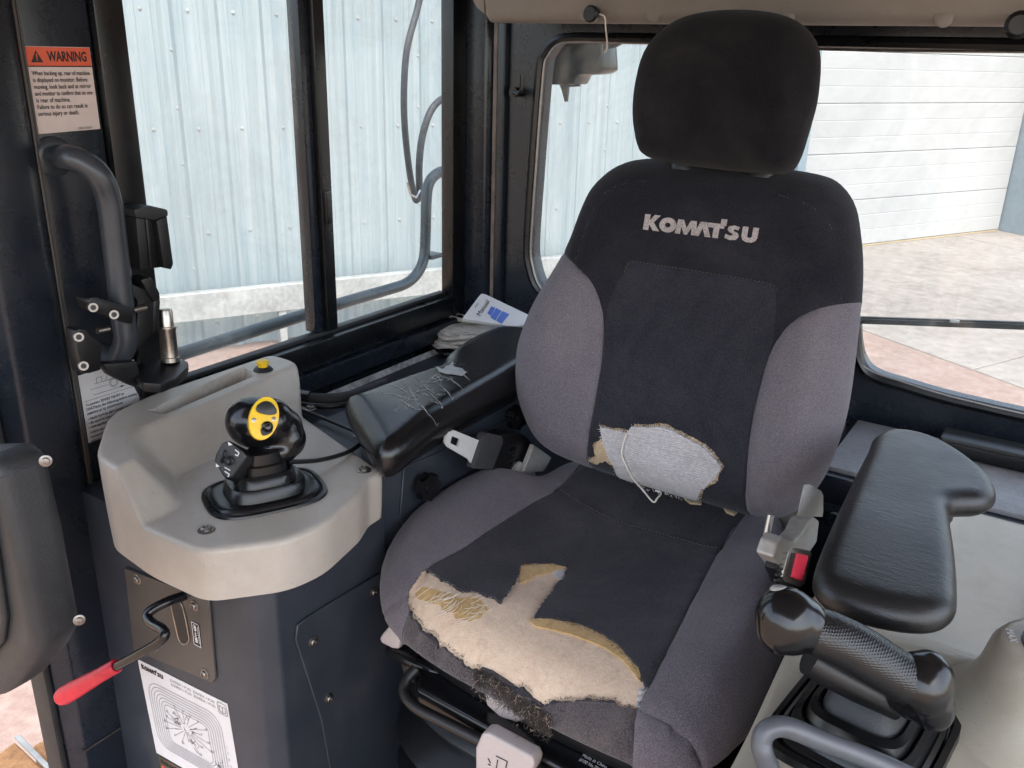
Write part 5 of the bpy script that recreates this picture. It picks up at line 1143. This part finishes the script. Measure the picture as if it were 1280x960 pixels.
gu = thing('guard_bar', PZ(975, 950, -.6), 'bent dark grey tube guard bar in front of the square joystick boot', 'bar')
d2 = dep(rb) - .075
gp = [PD(985, 1010, d2 + .03), PD(967, 972, d2 + .02), PD(955, 945, d2), PD(952, 927, d2), PD(958, 914, d2), PD(972, 908, d2), PD(990, 911, d2), PD(1030, 927, d2), PD(1080, 946, d2), PD(1130, 968, d2 - .003), PD(1180, 995, d2 - .005)]
obj('tube', tube(B(), catmull(gp, 6), .0092, 18), plain('grey_tube_paint', (.085, .088, .10), .35, var=.15), gu)

# ================================================================== SEAT BELT, SEAT BASE
bk = thing('belt_buckle', PX(990, 705, -.215), 'black seat belt buckle with a red release button beside the seat', 'buckle')
xb = -.212
bm = B(); quad(bm, [(969, 712), (976, 692), (984, 681), (998, 678), (1010, 682), (1016, 690), (1009, 722), (1003, 736), (990, 738), (976, 731)], xb, .014, .004); obj('body', bm, plas_black, bk)
bm = B(); quad(bm, [(978, 722), (987, 687), (992, 684), (1012, 688), (1014, 692), (1006, 731), (1000, 734), (980, 727)], xb + .003, .006, .002); obj('bezel', bm, steel, bk)
bm = B(); quad(bm, [(983, 721), (990, 691), (1011, 694), (1004, 728)], xb + .004, .004, .001); obj('release_slot', bm, ink, bk)
bm = B(); quad(bm, [(991, 722), (998, 692), (1011, 695), (1004, 727)], xb + .007, .006, .002, 3); obj('release_button', bm, red_btn, bk)
for k in range(6):
    bm = B(); t = k / 5; quad(bm, [(972 + 8 * (1 - t) - 1, 690 + 34 * t), (978 + 8 * (1 - t) - 1, 689 + 34 * t), (977 + 8 * (1 - t) - 1, 693 + 34 * t), (971 + 8 * (1 - t) - 1, 694 + 34 * t)], xb + .002, .004, .001, 1); obj('grip_rib', bm, rubber, bk)
bt = thing('belt_tongue', PX(580, 555, -.735), 'bright seat belt tongue plate in its black webbing holder left of the seat', 'seat belt')
xt = -.735
bm = B(); tg = [(557, 546), (560, 540), (568, 538), (605, 553), (606, 560), (594, 584), (590, 582), (586, 574), (560, 559), (556, 553)]; hl = [(565, 545), (575, 549), (572, 558), (563, 554)]
P2 = [PX(*q, xt) for q in tg]; H2 = [PX(*q, xt) for q in hl]; tri = geometry.tessellate_polygon([[Vector((p[1], p[2], 0)) for p in P2], [Vector((p[1], p[2], 0)) for p in H2]]); flat = P2 + H2; nf = len(flat)
add_faces(bm, flat + [p - np.array([.003, 0, 0]) for p in flat], list(tri) + [tuple(nf + i for i in reversed(t)) for t in tri])
for base_i, n_ in ((0, len(P2)), (len(P2), len(H2))):
    pass
bmesh.ops.recalc_face_normals(bm, faces=bm.faces); obj('tongue', bm, plain('white_metal', (.70, .69, .67), .35, .2, var=.06, bscale=200), bt, smooth=False)
bm = B(); quad(bm, [(592, 586), (606, 545), (610, 541), (628, 545), (630, 552), (616, 588)], xt + .008, .016, .003); obj('webbing', bm, plain('black_webbing', (.03, .03, .033), .8, var=.3, bscale=600, bstr=.4), bt)
bm = B(); quad(bm, [(612, 588), (624, 546), (632, 541), (655, 543), (664, 552), (662, 572), (648, 590), (640, 592)], xt + .004, .03, .005); hld = obj('holder', bm, plas_black, bt)
for k in range(4):
    bm = B(); x0 = 634 + k * 1.5; y0 = 556 + k * 8; quad(bm, [(x0, y0), (x0 + 9, y0 - 5), (x0 + 10, y0 - 2), (x0 + 1, y0 + 3)], xt + .0065, .003, .0008, 1); obj('holder_rib', bm, plas_gloss, hld)
bm = B(); quad(bm, [(655, 590), (668, 556), (690, 572), (680, 590)], xt + .02, .01, .003); obj('bracket', bm, bracket_m, bt)

sb = thing('seat_base', (-.45, .98, -1.28), 'black metal seat suspension base with grey paddles under the torn cushion', 'seat base')
def yq(bm, pix, y, th, bev=.003, seg=2): prism(bm, [PY(*q, y) for q in pix], (0, th, 0), bev, seg)
zb = -.800
f0, f1 = PZ(536, 868, zb), PZ(760, 985, zb)
bm = B(); prism(bm, [(-.665, .80, zb), (-.615, .745, zb), (-.20, .725, zb), (-.20, 1.20, zb), (-.66, 1.20, zb)], (0, 0, -.045), .008, 3); obj('top_plate', bm, plas_gloss, sb)
bm = B(); tube(bm, catmull([PY(488, 812, .80), PY(505, 822, .79), PY(540, 838, .79), PY(570, 850, .80)], 4), .009, 12); obj('slide_rod', bm, plas_gloss, sb)
bm = B(); tube(bm, catmull([PZ(520, 836, -.79), PZ(508, 850, -.80), PZ(506, 866, -.81), PZ(520, 884, -.815), PZ(560, 905, -.815), PZ(620, 935, -.815), PZ(700, 975, -.815)], 6), .008, 14); obj('frame_tube', bm, plas_black, sb)
bm = B(); yq(bm, [(500, 826), (518, 820), (530, 845), (520, 862), (506, 850)], .80, .02, .002); obj('side_bracket', bm, steel, sb)
bl = [((0, 0, -.13), .235, .205), ((0, 0, -.135), .26, .23), ((0, 0, -.16), .285, .25), ((0, 0, -.185), .27, .235), ((0, 0, -.195), .25, .22), ((0, 0, -.205), .27, .235), ((0, 0, -.235), .30, .26), ((0, 0, -.265), .28, .24), ((0, 0, -.275), .26, .225), ((0, 0, -.30), .30, .26), ((0, 0, -.33), .30, .26), ((0, 0, -.36), .27, .24), ((0, 0, -.60), .26, .23)]
obj('bellows', bellows(bl, np.array([-.43, .99, -.70]), A0, B0, 3.5, 56, False), rubber_gl, sb)
pdl = beige_mat('pinkish_grey_paddle', (.42, .37, .36), .45)
bm = B(); yq(bm, [(604, 858), (612, 850), (640, 852), (672, 872), (676, 888), (668, 897), (645, 904), (625, 898), (607, 882)], .765, .022, .005, 3); obj('paddle', bm, pdl, sb)
bm = B(); yq(bm, [(594, 935), (602, 917), (610, 917), (664, 946), (668, 955), (660, 985), (594, 985)], .715, .022, .004, 3); pd_ = obj('paddle', bm, pdl, sb)
bm = B()
for seg in ([(620, 945), (634, 952)], [(622, 950), (620, 962)], [(634, 952), (631, 966)], [(610, 948), (613, 954)], [(610, 955), (613, 957)]):
    a, b_ = PY(*seg[0], .7143), PY(*seg[1], .7143); tube(bm, [a, b_], .0007, 6)
for q in ((632, 872), (636, 877)): a = PY(*q, .7643); tube(bm, [a, a + [.003, 0, -.001]], .0007, 6)
obj('paddle_mark', bm, ink, sb, kind='stuff')
bm = B(); yq(bm, [(474, 798), (478, 792), (492, 776), (500, 776), (500, 800), (498, 812), (490, 811), (476, 804)], .79, .03, .004, 3); obj('paddle', bm, pdl, sb)
o_ = PZ(731, 936, zb + .0006); ux = nrm(PZ(800, 972, zb) - PZ(731, 936, zb)); pl = Plate(o_, ux, np.cross(Z0, ux), .0003)
for i, t in enumerate(('KAB Seating Canada', 'Made in China', '#100 No.758')): pl.text(t, .002 + i * .001, -.004 - i * .0085, .0075, 0, 1, fit=(.048, .034, .028)[i], bold=.0001)
obj('base_print', pl.bm, [ink_white], sb, smooth=False)

# ================================================================== PAPERS ON THE SHELF
zs = -.612
nb = thing('rag_bundle', PZ(590, 415, zs), 'grubby folded paper bundle lying on the shelf behind the armrest', 'papers')
zt_ = zs + .028
RB = [PZ(*q, zt_)[:2] for q in ((541, 407), (560, 400), (590, 393), (625, 393), (660, 398), (680, 420), (640, 428), (600, 425), (560, 426), (543, 424))]
rc0 = np.mean(RB, 0); gs = np.random.default_rng(2)
for k in range(7):
    sc_k = 1.0 - .018 * k + gs.normal() * .03; an = gs.normal() * .05; ca, sa = math.cos(an), math.sin(an)
    ol = [tuple(rc0 + np.array([ca * (p[0] - rc0[0]) - sa * (p[1] - rc0[1]), sa * (p[0] - rc0[0]) + ca * (p[1] - rc0[1])]) * sc_k + gs.normal(size=2) * .004) for p in RB]; f1, f2, ph = gs.uniform(30, 60), gs.uniform(40, 90), gs.uniform(0, 6)
    RG = Pillow(ol, lambda a, b: .0022 * np.sin(a * f1 + b * 25 + ph) + .0016 * np.sin(b * f2 + ph), .004, .003, (0, 0, zs + .012 + .0042 * k), A0, B0, Z0, .008, .002, .001, 2)
    r = RG.build([('s', None, 0)]); rgb = put(r, 's', 'paper_sheet', rag, nb)
bm = B(); prism(bm, [PZ(*q, zs - .006) for q in ((530, 432), (600, 410), (680, 400), (690, 440), (555, 446))], (0, 0, .008), .002, 1); obj('board', bm, plas_black, nb)
gq = np.random.default_rng(12); bm = B()
for i in range(34):
    q = (gq.uniform(560, 650), gq.uniform(400, 420)); ab = RG.on(*q); d = nrm([.8, .5]) * gq.uniform(.006, .02); p = RG.P([ab, ab + d, ab + d + [-.0012, .0022], ab + [-.0012, .0022]]) + [0, 0, .0006]; add_faces(bm, p, [(0, 1, 2, 3)])
obj('newsprint', bm, ink_grey, rgb, smooth=False, kind='stuff')
mn = thing('manual_booklet', PZ(620, 390, zs), 'white manual booklet with blue bars leaning on the paper bundle', 'booklet')
mb_ = [PD(*q, d) for q, d in (((580, 394), 1.72), ((601, 367), 1.80), ((606, 368), 1.80), ((668, 398), 1.80), ((690, 420), 1.74), ((640, 420), 1.70))]
bu = nrm(PD(601, 367, 1.80) - PD(580, 394, 1.72)); bo = PD(601, 367, 1.80); bv_ = PD(665, 395, 1.80) - bo; bv_ = nrm(bv_ - bu * (bv_ @ bu)); nb_ = np.cross(bu, bv_)
if nb_ @ (-bo) < 0: nb_ = -nb_
def bkp(px, py, l=0): v = ray(px, py); return v * ((bo @ nb_) / (v @ nb_)) + nb_ * l
bm = B(); prism(bm, [bkp(*q) for q in ((578, 398), (599, 370), (602, 367), (607, 368), (668, 397), (680, 404), (640, 408))], -nb_ * .006, 0, 1)
def bpoly(pix, mi, l=.0005): add_faces(bm, [bkp(*q, l) for q in pix], [tuple(range(len(pix)))], mi)
for pix in (((614, 383), (619, 385), (614, 395), (609, 392)), ((620, 385), (627, 389), (619, 401), (613, 397)), ((628, 389), (637, 393), (627, 405), (620, 401))): bpoly(pix, 1)
o_ = bkp(600, 396, .0006); ux = nrm(bkp(612, 378) - bkp(600, 396)); plm = Plate(o_, ux, np.cross(nb_, ux), .0004); plm.text('Manual', 0, 0, .014, 0, 1, fit=float(np.linalg.norm(bkp(612, 378) - bkp(600, 396)))); 
o_ = bkp(594, 385, .0006); pl3 = Plate(o_, ux, np.cross(nb_, ux), .0004); 
for k in range(1): pl3.rect(0, 0, .02, .0012, 0)
for P_ in (plm, pl3):
    for f in P_.bm.faces: f.material_index = 2
    for f in P_.bm.faces: pass
    merge(bm, P_.bm)
obj('cover', bm, [paper, ink_blue, ink], mn, smooth=False)
ly = thing('blue_lanyard', PZ(610, 400, zt_), 'blue strap with a dusty loop lying across the paper bundle', 'strap')
zl = zt_ + .018
def strip(pix, w, m, name, dz=0):
    P = [np.array(PZ(*q, zl + dz)) for q in pix]; P = catmull(P, 5); bm = B(); n = len(P); vs = []
    for i, p in enumerate(P):
        t = nrm(P[min(i + 1, n - 1)] - P[max(i - 1, 0)]); s = nrm(np.cross(t, [0, 0, 1.])) * w / 2; vs += [p - s, p + s, p + s + [0, 0, .002], p - s + [0, 0, .002]]
    fs = []
    for i in range(n - 1):
        for k in range(4): fs.append((4 * i + k, 4 * i + (k + 1) % 4, 4 * i + 4 + (k + 1) % 4, 4 * i + 4 + k))
    fs += [(3, 2, 1, 0), tuple(4 * (n - 1) + k for k in range(4))]
    add_faces(bm, vs, fs); obj(name, bm, m, ly)
strip([(590, 399), (605, 400), (618, 401), (628, 398)], .020, lanyard, 'strap')
strip([(585, 400), (600, 402), (620, 404), (650, 404)], .018, plain('faded_strap', (.26, .33, .38), .7, var=.2, bscale=200), 'faded_strap', -.004)
bm = B(); tube(bm, catmull([PZ(588, 399, zl), PZ(576, 395, zl), PZ(566, 393, zl), (PZ(563, 397, zl)), PZ(568, 398, zl), PZ(580, 401, zl), PZ(592, 402, zl)], 5), .005, 8); obj('loop', bm, rag, ly)
